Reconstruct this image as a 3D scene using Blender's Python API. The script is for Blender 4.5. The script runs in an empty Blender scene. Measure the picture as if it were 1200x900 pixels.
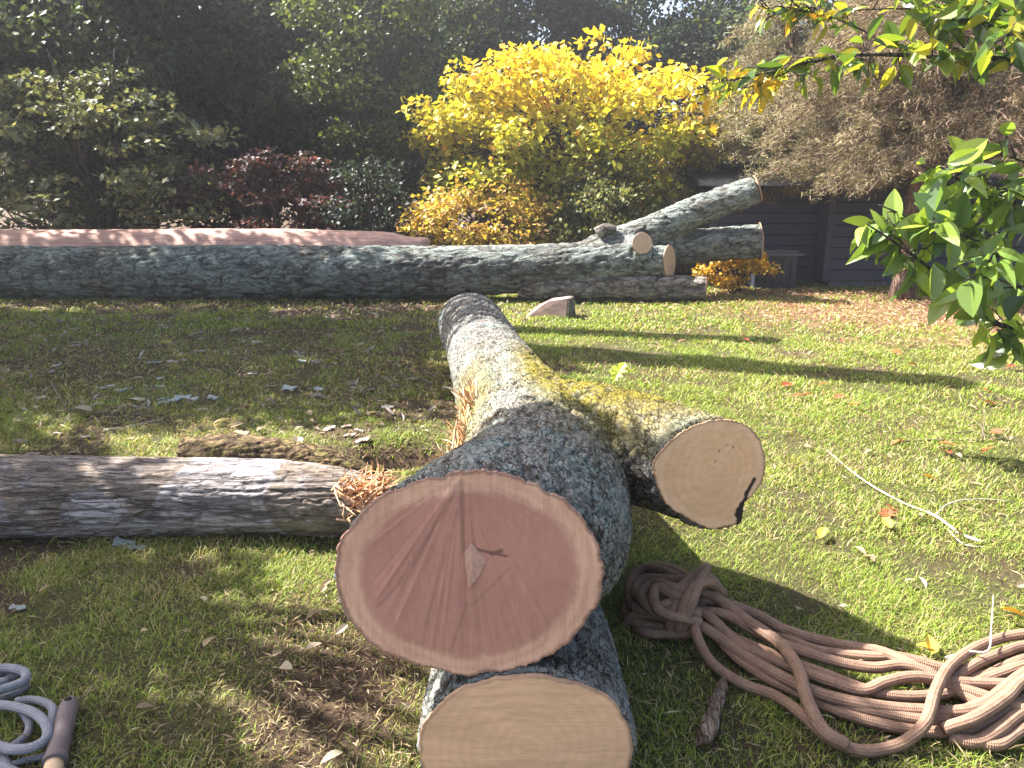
import bpy, math, random
import numpy as np
from mathutils import Vector, Matrix

random.seed(7)
RNG = np.random.default_rng(11)
R = math.radians
scene = bpy.context.scene
COL = scene.collection

# ------------------------------------------------------------------ camera, world, sun
H_CAM, PITCH, FPX = 1.70, R(14.5), 907.0          # FPX: focal length in pixels of the 1200 px wide photo
cam_d = bpy.data.cameras.new('camera')
cam = bpy.data.objects.new('camera', cam_d)
COL.objects.link(cam)
cam.location = (0, 0, H_CAM)
cam.rotation_euler = (math.pi / 2 - PITCH, 0, 0)
cam_d.sensor_width = 36.0
cam_d.lens = FPX / 1200.0 * 36.0
cam_d.clip_end = 2000
cam_d.clip_start = 0.05
scene.camera = cam

SUN_EL = R(50)
SUN_H = np.array([-0.935, 0.355])                  # horizontal direction TOWARDS the sun
SUN_H = SUN_H / np.linalg.norm(SUN_H)
SUN_DIR = np.array([SUN_H[0] * math.cos(SUN_EL), SUN_H[1] * math.cos(SUN_EL), math.sin(SUN_EL)])
w = bpy.data.worlds.new('World')
scene.world = w
w.use_nodes = True
wn = w.node_tree.nodes
sky = wn.new('ShaderNodeTexSky')
sky.sky_type = 'NISHITA'
sky.sun_disc = False
sky.sun_elevation = SUN_EL
sky.sun_rotation = math.atan2(SUN_H[0], SUN_H[1])
sky.air_density = 1.0
sky.dust_density = 4.0
sky.ozone_density = 0.3
bg = wn['Background']
w.node_tree.links.new(sky.outputs[0], bg.inputs[0])
bg.inputs[1].default_value = 0.075
sl = bpy.data.lights.new('sun', 'SUN')
sl.energy = 5.0
sl.angle = R(0.5)
sl.color = (1.0, 0.95, 0.88)
sun = bpy.data.objects.new('sun', sl)
COL.objects.link(sun)
sun.rotation_euler = Vector(SUN_DIR.tolist()).to_track_quat('Z', 'Y').to_euler()
sun.location = (-10, 6, 15)
scene.view_settings.view_transform = 'Standard'
scene.view_settings.look = 'None'
scene.view_settings.gamma = 1.0
scene.view_settings.exposure = 2.3
scene.view_settings.use_curve_mapping = False
scene.cycles.max_bounces = 8
scene.cycles.transparent_max_bounces = 8
scene.cycles.use_denoising = True

# ------------------------------------------------------------------ numeric helpers
def ray(px, py):
    u = (px - 600) / FPX
    v = (450 - py) / FPX
    cp, sp = math.cos(PITCH), math.sin(PITCH)
    return np.array([u, cp + v * sp, -sp + v * cp])

def G(px, py, z=0.0):                              # where the line of sight meets the level z
    d = ray(px, py)
    t = (z - H_CAM) / d[2]
    return np.array([0, 0, H_CAM]) + d * t

def D(px, py, y):                                  # where it meets the distance y
    d = ray(px, py)
    return np.array([0, 0, H_CAM]) + d * (y / d[1])

def _hash(ix, iy, iz, seed):
    h = (ix.astype(np.int64) * 374761393 + iy.astype(np.int64) * 668265263 + iz.astype(np.int64) * 2147483647 + seed * 1274126177) & 0xffffffff
    h = ((h ^ (h >> 13)) * 1274126177) & 0xffffffff
    h = ((h ^ (h >> 16)) * 2246822519) & 0xffffffff
    return ((h ^ (h >> 15)) & 0xffffff) / float(0xffffff)

def vnoise(p, seed=0):
    p = np.asarray(p, float)
    i = np.floor(p)
    f = p - i
    f = f * f * (3 - 2 * f)
    i = i.astype(np.int64)
    out = 0
    for dx in (0, 1):
        wx = f[:, 0] if dx else 1 - f[:, 0]
        for dy in (0, 1):
            wy = f[:, 1] if dy else 1 - f[:, 1]
            for dz in (0, 1):
                wz = f[:, 2] if dz else 1 - f[:, 2]
                out = out + wx * wy * wz * _hash(i[:, 0] + dx, i[:, 1] + dy, i[:, 2] + dz, seed)
    return out

def fbm(p, octv=3, seed=0):
    p = np.asarray(p, float)
    a, s, t = 1.0, 0, 0
    for k in range(octv):
        s = s + a * vnoise(p, seed + k * 17)
        t += a
        a *= .5
        p = p * 2.03
    return s / t

def sstep(a, b, x):
    t = np.clip((np.asarray(x, float) - a) / (b - a), 0, 1)
    return t * t * (3 - 2 * t)

def cr(P, n):                                      # Catmull-Rom through rows of P, n samples
    P = np.asarray(P, float)
    if len(P) == 2:
        t = np.linspace(0, 1, n)[:, None]
        return P[0] * (1 - t) + P[1] * t
    seg = np.linalg.norm(np.diff(P[:, :3], axis=0), axis=1)
    cum = np.concatenate([[0], np.cumsum(seg)])
    Q = np.vstack([2 * P[0] - P[1], P, 2 * P[-1] - P[-2]])
    out = []
    for s in np.linspace(0, cum[-1], n):
        k = min(max(np.searchsorted(cum, s, side='right') - 1, 0), len(P) - 2)
        t = (s - cum[k]) / max(seg[k], 1e-9)
        p0, p1, p2, p3 = Q[k], Q[k + 1], Q[k + 2], Q[k + 3]
        out.append(.5 * ((2 * p1) + (p2 - p0) * t + (2 * p0 - 5 * p1 + 4 * p2 - p3) * t * t + (3 * p1 - p0 - 3 * p2 + p3) * t ** 3))
    return np.array(out)

def groundz(x, y):
    x = np.atleast_1d(np.asarray(x, float))
    y = np.atleast_1d(np.asarray(y, float))
    p = np.stack([x, y, np.zeros_like(x)], 1)
    z = (fbm(p * .55, 3, 3) - .5) * .07 * sstep(1.0, 7, np.hypot(x, y)) + (fbm(p * 2.3, 2, 9) - .5) * .03
    z = z - .10 * (1 - sstep(1.5, 2.5, y)) * sstep(-2, 0, y)
    z = z - .38 * np.exp(-(((x + .72) / .26) ** 2 + ((y - 4.78) / .16) ** 2))    # the hollow left of the trunk
    return z

def gz(x, y):
    return float(groundz(x, y)[0])

# ------------------------------------------------------------------ mesh helpers
class MB:
    def __init__(self):
        self.V, self.T, self.C, self.UV, self.n = [], [], [], [], 0
        self.hasuv = False
    def add(self, v, t, col=None, uv=None):
        v = np.asarray(v, np.float32).reshape(-1, 3)
        t = np.asarray(t, np.int64).reshape(-1, 3)
        self.V.append(v)
        self.T.append(t + self.n)
        if col is None:
            col = (1, 1, 1)
        c = np.asarray(col, np.float32)
        if c.ndim == 1:
            c = np.tile(c[:3], (len(v), 1))
        self.C.append(c)
        if uv is not None:
            self.hasuv = True
            self.UV.append(np.asarray(uv, np.float32))
        else:
            self.UV.append(np.zeros((len(v), 2), np.float32))
        self.n += len(v)
        return self
    def tube(self, P, rad, sides=8, n=None, col=None, caps=True, ell=None, prof=None, twist=0):
        P = np.asarray(P, float)
        rad = np.asarray(rad, float) if np.ndim(rad) else np.full(len(P), float(rad))
        Q = np.column_stack([P, rad])
        if n:
            Q = cr(Q, n)
        c, r = Q[:, :3], np.maximum(Q[:, 3], .0008)
        m = len(c)
        t = np.gradient(c, axis=0)
        t /= np.linalg.norm(t, axis=1)[:, None] + 1e-12
        ref = np.array([0, 0, 1.0]) if abs(t[:, 2]).mean() < .8 else np.array([1.0, 0, 0])
        s = np.cross(t, ref)
        s /= np.linalg.norm(s, axis=1)[:, None] + 1e-12
        u = np.cross(s, t)
        a = np.linspace(0, 2 * math.pi, sides, endpoint=False)
        ca, sa = np.cos(a), np.sin(a)
        pr = np.ones(sides) if prof is None else prof(a)
        ey = 1.0 if ell is None else ell
        v = c[:, None, :] + r[:, None, None] * pr[None, :, None] * (ca[None, :, None] * s[:, None, :] + ey * sa[None, :, None] * u[:, None, :])
        v = v.reshape(-1, 3)
        i = np.arange(m - 1)[:, None] * sides
        j = np.arange(sides)[None, :]
        j2 = (j + 1) % sides
        A, B, Cc, Dd = (i + j).ravel(), (i + j2).ravel(), (i + sides + j2).ravel(), (i + sides + j).ravel()
        tri = np.concatenate([np.stack([A, B, Cc], 1), np.stack([A, Cc, Dd], 1)])
        L = np.concatenate([[0], np.cumsum(np.linalg.norm(np.diff(c, axis=0), axis=1))])
        uv = np.stack([np.tile(a / (2 * math.pi), m), np.repeat(L, sides)], 1)
        if caps:
            nv = len(v)
            v = np.vstack([v, c[0], c[-1]])
            uv = np.vstack([uv, [0, 0], [0, L[-1]]])
            j = np.arange(sides)
            j2 = (j + 1) % sides
            tri = np.vstack([tri, np.stack([np.full(sides, nv), j2, j], 1),
                             np.stack([np.full(sides, nv + 1), (m - 1) * sides + j, (m - 1) * sides + j2], 1)])
        if col is not None and np.ndim(col) == 2:
            col = np.repeat(cr(np.asarray(col, float), m), sides, 0)
            if caps:
                col = np.vstack([col, col[0], col[-1]])
        return self.add(v, tri, col, uv)
    def box(self, lo, hi, col=None):
        x0, y0, z0 = lo
        x1, y1, z1 = hi
        v = [(x0, y0, z0), (x1, y0, z0), (x1, y1, z0), (x0, y1, z0), (x0, y0, z1), (x1, y0, z1), (x1, y1, z1), (x0, y1, z1)]
        q = [(0, 3, 2, 1), (4, 5, 6, 7), (0, 1, 5, 4), (1, 2, 6, 5), (2, 3, 7, 6), (3, 0, 4, 7)]
        t = []
        for f in q:
            t += [(f[0], f[1], f[2]), (f[0], f[2], f[3])]
        return self.add(v, t, col)
    def leaves(self, pos, nrm, direc, size, tmpl, tri, col):
        # tmpl (k,3): x across, y along, z up, unit length
        n = len(pos)
        nrm = nrm / (np.linalg.norm(nrm, axis=1)[:, None] + 1e-9)
        d = direc - (direc * nrm).sum(1)[:, None] * nrm
        d /= np.linalg.norm(d, axis=1)[:, None] + 1e-9
        x = np.cross(d, nrm)
        k = len(tmpl)
        size = np.broadcast_to(np.asarray(size, float), (n,))
        v = pos[:, None, :] + size[:, None, None] * (tmpl[None, :, 0:1] * x[:, None, :] + tmpl[None, :, 1:2] * d[:, None, :] + tmpl[None, :, 2:3] * nrm[:, None, :])
        t = (np.arange(n)[:, None, None] * k + np.asarray(tri)[None]).reshape(-1, 3)
        return self.add(v.reshape(-1, 3), t, np.repeat(col, k, 0))
    def mesh(self, name, smooth=True):
        V = np.concatenate(self.V).astype(np.float32)
        T = np.concatenate(self.T)
        C = np.concatenate(self.C).astype(np.float32)
        return np_mesh(name, V, T, C, np.concatenate(self.UV) if self.hasuv else None, smooth)
    def build(self, name, mat, parent=None, smooth=True, origin=None):
        me = self.mesh(name, smooth)
        return link(name, me, mat, parent, origin)

def np_mesh(name, V, T, C=None, UV=None, smooth=True):
    me = bpy.data.meshes.new(name)
    me.vertices.add(len(V))
    me.vertices.foreach_set('co', np.ascontiguousarray(V, np.float32).ravel())
    me.loops.add(len(T) * 3)
    me.loops.foreach_set('vertex_index', np.ascontiguousarray(T, np.int32).ravel())
    me.polygons.add(len(T))
    me.polygons.foreach_set('loop_start', np.arange(len(T), dtype=np.int32) * 3)
    me.polygons.foreach_set('use_smooth', np.full(len(T), smooth))
    if C is not None:
        a = me.attributes.new('Col', 'FLOAT_COLOR', 'POINT')
        a.data.foreach_set('color', np.column_stack([C, np.ones(len(C), np.float32)]).astype(np.float32).ravel())
    if UV is not None:
        l = me.uv_layers.new(name='UVMap')
        l.data.foreach_set('uv', UV[np.asarray(T).ravel()].astype(np.float32).ravel())
    me.update(calc_edges=True)
    me.validate()
    return me

def link(name, me, mat, parent=None, origin=None):
    o = bpy.data.objects.new(name, me)
    COL.objects.link(o)
    if mat is not None:
        me.materials.append(mat)
    if origin is not None:
        me.transform(Matrix.Translation(-Vector(origin)))
        o.location = origin
    if parent is not None:
        o.parent = parent
        o.location = Vector(o.location) - Vector(parent.location)
    return o

def tag(o, label=None, cat=None, group=None, kind=None):
    if label: o['label'] = label
    if cat: o['category'] = cat
    if group: o['group'] = group
    if kind: o['kind'] = kind
    return o

def thing(name, label, cat, loc, group=None):
    o = bpy.data.objects.new(name, None)
    COL.objects.link(o)
    o.location = loc
    o.empty_display_size = .2
    return tag(o, label, cat, group)

def copy_tree(o, loc, rz, sc=1.0):
    c = o.copy()
    COL.objects.link(c)
    c.location = loc
    c.rotation_euler = (0, 0, rz)
    c.scale = (sc, sc, sc)
    for ch in list(o.children):
        d = ch.copy()
        COL.objects.link(d)
        d.parent = c
    return c

# ------------------------------------------------------------------ materials
class NT:
    def __init__(self, name):
        self.m = bpy.data.materials.new(name)
        self.m.use_nodes = True
        self.t = self.m.node_tree
        self.b = self.t.nodes['Principled BSDF']
        self.out = self.t.nodes['Material Output']
    def n(self, typ, **kw):
        nd = self.t.nodes.new(typ)
        for k, v in kw.items():
            if k.startswith('i_'):
                nd.inputs[k[2:].replace('_', ' ')].default_value = v
            else:
                setattr(nd, k, v)
        return nd
    def l(self, a, b):
        self.t.links.new(a, b)
    def coord(self, scale=(1, 1, 1), kind='Object', loc=(0, 0, 0)):
        tc = self.n('ShaderNodeTexCoord')
        mp = self.n('ShaderNodeMapping')
        mp.inputs['Scale'].default_value = scale
        mp.inputs['Location'].default_value = loc
        self.l(tc.outputs[kind], mp.inputs[0])
        return mp.outputs[0]
    def noise(self, vec, scale, detail=6, rough=.6, dist=0):
        nd = self.n('ShaderNodeTexNoise')
        nd.inputs['Scale'].default_value = scale
        nd.inputs['Detail'].default_value = detail
        nd.inputs['Roughness'].default_value = rough
        nd.inputs['Distortion'].default_value = dist
        self.l(vec, nd.inputs['Vector'])
        return nd.outputs['Fac']
    def voro(self, vec, scale, feature='DISTANCE_TO_EDGE'):
        nd = self.n('ShaderNodeTexVoronoi', feature=feature)
        nd.inputs['Scale'].default_value = scale
        self.l(vec, nd.inputs['Vector'])
        return nd.outputs['Distance']
    def ramp(self, fac, stops):
        nd = self.n('ShaderNodeValToRGB')
        e = nd.color_ramp.elements
        while len(e) < len(stops):
            e.new(.5)
        for k, (p, c) in enumerate(stops):
            e[k].position = p
            e[k].color = (c, c, c, 1) if np.ndim(c) == 0 else (*c, 1)
        self.l(fac, nd.inputs[0])
        return nd.outputs[0]
    def mix(self, fac, a, b, mode='MIX'):
        nd = self.n('ShaderNodeMix', data_type='RGBA', blend_type=mode)
        for s, v in ((nd.inputs[0], fac), (nd.inputs[6], a), (nd.inputs[7], b)):
            if hasattr(v, 'is_linked'):
                self.l(v, s)
            else:
                s.default_value = v if np.ndim(v) == 0 else (*v[:3], 1)
        return nd.outputs[2]
    def math(self, op, a, b=None, c=None):
        nd = self.n('ShaderNodeMath', operation=op)
        for k, v in enumerate((a, b, c)):
            if v is None: continue
            if hasattr(v, 'is_linked'):
                self.l(v, nd.inputs[k])
            else:
                nd.inputs[k].default_value = v
        return nd.outputs[0]
    def attr(self, name, out='Color'):
        nd = self.n('ShaderNodeAttribute', attribute_name=name)
        return nd.outputs[out]
    def bump(self, h, strength=.5, dist=.02, prev=None):
        nd = self.n('ShaderNodeBump')
        nd.inputs['Strength'].default_value = strength
        nd.inputs['Distance'].default_value = dist
        self.l(h, nd.inputs['Height'])
        if prev is not None:
            self.l(prev, nd.inputs['Normal'])
        return nd.outputs[0]
    def done(self, color=None, rough=.8, normal=None, spec=.3):
        if color is not None:
            if hasattr(color, 'is_linked'):
                self.l(color, self.b.inputs['Base Color'])
            else:
                self.b.inputs['Base Color'].default_value = (*color, 1)
        if hasattr(rough, 'is_linked'):
            self.l(rough, self.b.inputs['Roughness'])
        else:
            self.b.inputs['Roughness'].default_value = rough
        self.b.inputs['Specular IOR Level'].default_value = spec
        if normal is not None:
            self.l(normal, self.b.inputs['Normal'])
        return self.m

def mat_bark(name, stretch, base, dark, lichen, lichen_amt=.5, scale=1.0, lichen2=None, moss=None, lst=(1, 1, 1), flake=26, gc=.6, edge=.10, tint=None):
    """scaly bark: small warped flakes, dark fissures between them, ragged lichen in two tones, optional moss"""
    t = NT(name)
    lichen2 = lichen2 or tuple(x * .6 for x in lichen)
    v1 = t.coord((1, 1, 1))
    v = t.coord(stretch)
    vl = t.coord(lst)
    # warp the flake pattern so that no cell keeps a straight side
    wn_ = t.n('ShaderNodeTexNoise')
    wn_.inputs['Scale'].default_value = 22 * scale
    wn_.inputs['Detail'].default_value = 5
    t.l(v, wn_.inputs['Vector'])
    ad = t.n('ShaderNodeVectorMath', operation='MULTIPLY_ADD')
    t.l(wn_.outputs['Color'], ad.inputs[0])
    ad.inputs[1].default_value = (.075 / scale,) * 3
    t.l(v, ad.inputs[2])
    vw = ad.outputs[0]
    cell = t.n('ShaderNodeTexVoronoi', feature='F1')
    cell.inputs['Scale'].default_value = flake * scale
    t.l(vw, cell.inputs['Vector'])
    tone = t.n('ShaderNodeSeparateColor')
    t.l(cell.outputs['Color'], tone.inputs[0])
    e = t.voro(vw, flake * scale)
    fis = t.ramp(e, [(0.0, 0.0), (edge, 1.0)])
    fis = t.math('MAXIMUM', fis, t.ramp(t.noise(v, 9 * scale, 5, .6), [(.45, 0.0), (.62, .9)]))
    n1 = t.noise(v, 34 * scale, 9, .72, .4)
    n2 = t.noise(vl, 7.5 * scale, 12, .78, .3)
    n3 = t.noise(v1, 75 * scale, 5, .7)
    n4 = t.noise(vl, 2.1 * scale, 6, .65)
    bc = t.ramp(n1, [(.36, dark), (.52, base), (.72, tuple(min(1, x * 1.35) for x in base))])
    bc = t.mix(1.0, bc, t.ramp(tone.outputs[0], [(0.0, .62), (1.0, 1.12)]), 'MULTIPLY')
    th = .60 - .22 * lichen_amt
    lm = t.ramp(t.math('ADD', n2, t.math('MULTIPLY', t.math('SUBTRACT', n1, .5), .55)), [(th, 0.0), (th + .05, 1.0)])
    lm = t.math('MULTIPLY', lm, t.ramp(n4, [(.36, .08), (.54, 1.0)]))
    lc = t.mix(t.ramp(t.math('ADD', t.math('MULTIPLY', n3, .6), t.math('MULTIPLY', n4, .4)), [(.40, 0.0), (.58, 1.0)]), lichen, lichen2)
    if tint:
        lc = t.mix(t.ramp(t.noise(v1, 4.3 * scale, 7, .7), [(.52, 0.0), (.62, .8)]), lc, tint)
    c = t.mix(t.math('MULTIPLY', lm, .85), bc, lc)
    if moss:
        mm = t.ramp(t.noise(v1, 11 * scale, 9, .75), [(.34, .2), (.5, 1.0)])
        mcol = t.mix(t.ramp(n3, [(.35, 0.0), (.65, 1.0)]), moss, tuple(x * .45 for x in moss))
        c = t.mix(t.math('MULTIPLY', mm, t.attr('moss', 'Fac')), c, mcol)
    c = t.mix(t.math('ADD', t.math('MULTIPLY', fis, .78), .22), tuple(x * .55 for x in dark), c)
    c = t.mix(t.math('MULTIPLY', t.attr('groove', 'Fac'), gc), c, tuple(x * .5 for x in dark))
    h = t.math('ADD', t.math('MULTIPLY', fis, .55), t.math('MULTIPLY', n1, .55))
    h = t.math('ADD', h, t.math('MULTIPLY', tone.outputs[1], .25))
    h = t.math('ADD', h, t.math('MULTIPLY', n3, .22))
    return t.done(c, .93, t.bump(h, 1.0, .022 / scale), .10)

def mat_leaf(name, rough=.5, trans=.35, spec=.35, tint=(1, 1, 1)):
    t = NT(name)
    c = t.attr('Col')
    if tint != (1, 1, 1):
        c = t.mix(1.0, c, tint, 'MULTIPLY')
    t.done(c, rough, None, spec)
    tr = t.n('ShaderNodeBsdfTranslucent')
    c2 = t.mix(1.0, c, (1.25, 1.2, .6), 'MULTIPLY')
    t.l(c2, tr.inputs[0])
    mx = t.n('ShaderNodeMixShader')
    mx.inputs[0].default_value = trans
    t.l(t.b.outputs[0], mx.inputs[1])
    t.l(tr.outputs[0], mx.inputs[2])
    t.l(mx.outputs[0], t.out.inputs[0])
    return t.m

def mat_vcol(name, rough=.8, spec=.2, noise_amt=.3, nscale=60):
    t = NT(name)
    v = t.coord()
    n = t.noise(v, nscale, 5, .7)
    c = t.mix(1.0, t.attr('Col'), t.ramp(n, [(.3, 1 - noise_amt), (.7, 1 + 0 * noise_amt)]), 'MULTIPLY')
    return t.done(c, rough, t.bump(n, .4, .004), spec)

M_near = mat_bark('bark_near', (1.25, .6, 1.25), (.21, .18, .155), (.058, .048, .041), (.34, .34, .315), .80, 1.35, (.22, .235, .22), (.27, .225, .035), (1, .7, 1), 30, .4, .09, (.19, .28, .27))
M_grey = mat_bark('bark_furrowed', (.14, 1, 1), (.43, .385, .375), (.15, .125, .118), (.50, .49, .50), .6, 1.5, (.32, .31, .32), (.20, .13, .05), (.4, 1, 1), 22, .55, .12)
M_far = mat_bark('bark_far', (.4, 1, 1), (.17, .155, .135), (.05, .045, .042), (.36, .40, .37), .85, .62, (.21, .25, .23), None, (.45, 1, 1), 24, .6, .05, (.27, .34, .315))
M_limb = mat_bark('bark_limb', (.4, .8, .8), (.26, .22, .185), (.07, .06, .055), (.33, .34, .29), .45, .7, (.2, .22, .18), None, (.6, 1, 1), 16, .6, .12)
M_slab = mat_bark('bark_slab', (.8, .3, .8), (.34, .24, .17), (.10, .07, .05), (.40, .34, .28), .3, 1.6, None, None, (1, 1, 1), 20, .5, .12)
M_mossy = mat_bark('bark_mossy', (.5, 1, 1), (.22, .15, .09), (.05, .036, .026), (.20, .18, .05), .6, 1.5, (.12, .11, .035), None, (1, 1, 1), 18, .6, .14)
M_trunk = mat_bark('bark_tree', (1, 1, .25), (.12, .1, .085), (.03, .025, .022), (.16, .16, .13), .2, .7)
M_trunk_red = mat_bark('bark_conifer', (1, 1, .25), (.26, .17, .13), (.06, .04, .035), (.26, .22, .19), .2, .7)
M_leaf = mat_leaf('leaf_foliage')
M_leaf_gloss = mat_leaf('leaf_glossy', .26, .5, 1.0)
M_needle = mat_leaf('needles', .7, .15, .2)
M_dead = mat_leaf('dead_leaf', .7, .2, .2)
M_chip = mat_vcol('wood_chip', .85, .15)

# ------------------------------------------------------------------ fused, displaced trunks
def fuse(name, mb, voxel, iters, bark, caps, seed, mat, parent, axis_stretch, moss=None):
    """join closed sweeps into one continuous surface and carve bark into it; caps: [(centre, normal, radius)]"""
    me = mb.mesh(name + '_raw')
    o = bpy.data.objects.new(name + '_raw', me)
    COL.objects.link(o)
    md = o.modifiers.new('fuse', 'REMESH')
    md.mode = 'VOXEL'
    md.voxel_size = voxel
    dg = bpy.context.evaluated_depsgraph_get()
    ev = o.evaluated_get(dg)
    m2 = bpy.data.meshes.new_from_object(ev)
    bpy.data.objects.remove(o)
    bpy.data.meshes.remove(me)
    nv = len(m2.vertices)
    V = np.empty(nv * 3, np.float32)
    m2.vertices.foreach_get('co', V)
    V = V.reshape(-1, 3).astype(float)
    E = np.empty(len(m2.edges) * 2, np.int32)
    m2.edges.foreach_get('vertices', E)
    E = E.reshape(-1, 2)
    deg = np.bincount(E.ravel(), minlength=nv).astype(float)
    V0 = V.copy()
    for _ in range(iters):
        S = np.stack([np.bincount(E[:, 0], V[E[:, 1], k], nv) + np.bincount(E[:, 1], V[E[:, 0], k], nv) for k in range(3)], 1) / deg[:, None]
        V = V + .6 * (S - V)
    m2.vertices.foreach_set('co', V.astype(np.float32).ravel())
    m2.update()
    N = np.empty(nv * 3, np.float32)
    m2.vertices.foreach_get('normal', N)
    N = N.reshape(-1, 3).astype(float)
    fade = np.ones(nv)
    capm = np.zeros(nv, bool)
    for c, n, r in caps:
        s = (V - c) @ n
        rad = np.linalg.norm((V - c) - s[:, None] * n, axis=1)
        on = (s > -voxel * 2.5) & (rad < r * 1.4) & (s < .3) & ((N @ n) > .55)
        capm |= on
    fade[capm] = 0
    st = np.array(axis_stretch)
    q = V * st
    lump = fbm(q * bark['lf'], 2, seed) - .5
    wv = q * bark['f'] + (fbm(V * bark['f'] * .6, 2, seed + 5)[:, None] - .5) * bark.get('warp', 1.2)
    rid = 1 - np.abs(2 * vnoise(wv, seed + 2) - 1)
    rid2 = 1 - np.abs(2 * vnoise(wv * 2.1, seed + 3) - 1)
    groove = np.clip(sstep(.72, .98, rid) + .5 * sstep(.75, .98, rid2), 0, 1)
    fine = fbm(q * bark['f'] * 4, 2, seed + 8) - .5
    disp = bark['la'] * lump * 2 - bark['a'] * groove + bark['a'] * .7 * fine
    V = V + N * (disp * fade)[:, None]
    # cut faces stay flat
    for c, n, r in caps:
        s = (V - c) @ n
        V = V - np.maximum(s, 0)[:, None] * n * ((np.linalg.norm((V - c) - s[:, None] * n, axis=1) < r * 1.6) & (s < .25))[:, None]
    m2.vertices.foreach_set('co', V.astype(np.float32).ravel())
    a = m2.attributes.new('groove', 'FLOAT', 'POINT')
    a.data.foreach_set('value', (groove * fade).astype(np.float32))
    a = m2.attributes.new('moss', 'FLOAT', 'POINT')
    a.data.foreach_set('value', (np.zeros(nv) if moss is None else moss(V, N)).astype(np.float32))
    m2.polygons.foreach_set('use_smooth', np.full(len(m2.polygons), True))
    m2.update()
    m2.name = name
    m2.materials.clear()
    o = link(name, m2, mat, parent)
    return o, V

def outline(V, c, n, u, v, r, nb=160, inset=.006, slab=.03, seed=0, jag=.004):
    s = (V - c) @ n
    d = V - c
    a, b = d @ u, d @ v
    rad = np.hypot(a, b)
    k = (s > -slab) & (s < .05) & (rad < r * 1.55)
    ang = np.arctan2(b[k], a[k])
    rr = rad[k]
    idx = ((ang + math.pi) / (2 * math.pi) * nb).astype(int) % nb
    R_ = np.full(nb, np.nan)
    for i in range(nb):
        q = rr[idx == i]
        if len(q):
            R_[i] = np.percentile(q, 97)
    ok = ~np.isnan(R_)
    R_ = np.interp(np.arange(nb), np.where(ok)[0], R_[ok], period=nb)
    w9 = np.concatenate([R_[-4:], R_, R_[:4]])
    R_ = np.array([w9[i:i + 9].max() for i in range(nb)])
    w7 = np.concatenate([R_[-3:], R_, R_[:3]])
    R_ = np.convolve(w7, np.ones(7) / 7, 'same')[3:-3]
    th = -math.pi + (np.arange(nb) + .5) / nb * 2 * math.pi
    j = np.array([random.random() for _ in range(nb)]) - .5
    wob = (fbm(np.stack([np.cos(th) * 4, np.sin(th) * 4, th * 0 + seed], 1), 4, 55) - .5) * jag * 4
    return th, R_ - inset + jag * j + wob - jag * .6

def cut_face(name, V, c, n, r, mat, parent, up=(0, 0, 1), rings=26, mark=None, relief=None, nb=160, inset=.006, proud=.004, outl=None, slab=.03, jag=.004):
    c = np.asarray(c, float)
    n = np.asarray(n, float) / np.linalg.norm(n)
    u = np.cross(np.asarray(up, float), n)
    u /= np.linalg.norm(u)
    v = np.cross(n, u)
    if outl is None:
        th, Ro = outline(V, c, n, u, v, r, nb, inset, slab, 0, jag)
    else:
        th, Ro = outl
    nb = len(th)
    f = np.linspace(0, 1, rings)
    A = (Ro[None, :] * f[:, None] * np.cos(th)[None])
    B = (Ro[None, :] * f[:, None] * np.sin(th)[None])
    rel = np.zeros_like(A) if relief is None else relief(A, B)
    rel = rel + (vnoise(np.stack([A.ravel() * 40, B.ravel() * 40, A.ravel() * 0], 1), 4).reshape(A.shape) - .5) * .0015
    # local coordinates: x = u, y = v, z = n
    P = np.stack([A, B, rel + proud], 2).reshape(-1, 3)
    T = []
    for i in range(rings - 1):
        j = np.arange(nb)
        j2 = (j + 1) % nb
        T.append(np.stack([i * nb + j, (i + 1) * nb + j, (i + 1) * nb + j2], 1))
        if i:
            T.append(np.stack([i * nb + j, (i + 1) * nb + j2, i * nb + j2], 1))
    # a skirt closes the slab against the log
    k = len(P)
    sk = P[(rings - 1) * nb:].copy()
    sk[:, 2] = -.01
    P = np.vstack([P, sk])
    j = np.arange(nb)
    j2 = (j + 1) % nb
    a0 = (rings - 1) * nb
    T.append(np.stack([a0 + j, k + j, k + j2], 1))
    T.append(np.stack([a0 + j, k + j2, a0 + j2], 1))
    me = np_mesh(name, P, np.concatenate(T), None, None, True)
    a = me.attributes.new('rad', 'FLOAT', 'POINT')
    a.data.foreach_set('value', np.concatenate([np.repeat(f, nb), np.ones(nb)]).astype(np.float32))
    a = me.attributes.new('mark', 'FLOAT', 'POINT')
    mk = np.zeros(len(P)) if mark is None else mark(P[:, 0], P[:, 1])
    a.data.foreach_set('value', mk.astype(np.float32))
    o = bpy.data.objects.new(name, me)
    COL.objects.link(o)
    me.materials.append(mat)
    M = Matrix(((u[0], v[0], n[0], c[0]), (u[1], v[1], n[1], c[1]), (u[2], v[2], n[2], c[2]), (0, 0, 0, 1)))
    if parent is not None:
        o.parent = parent
        M = Matrix.Translation(-Vector(parent.location)) @ M
    o.matrix_local = M
    return o

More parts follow.
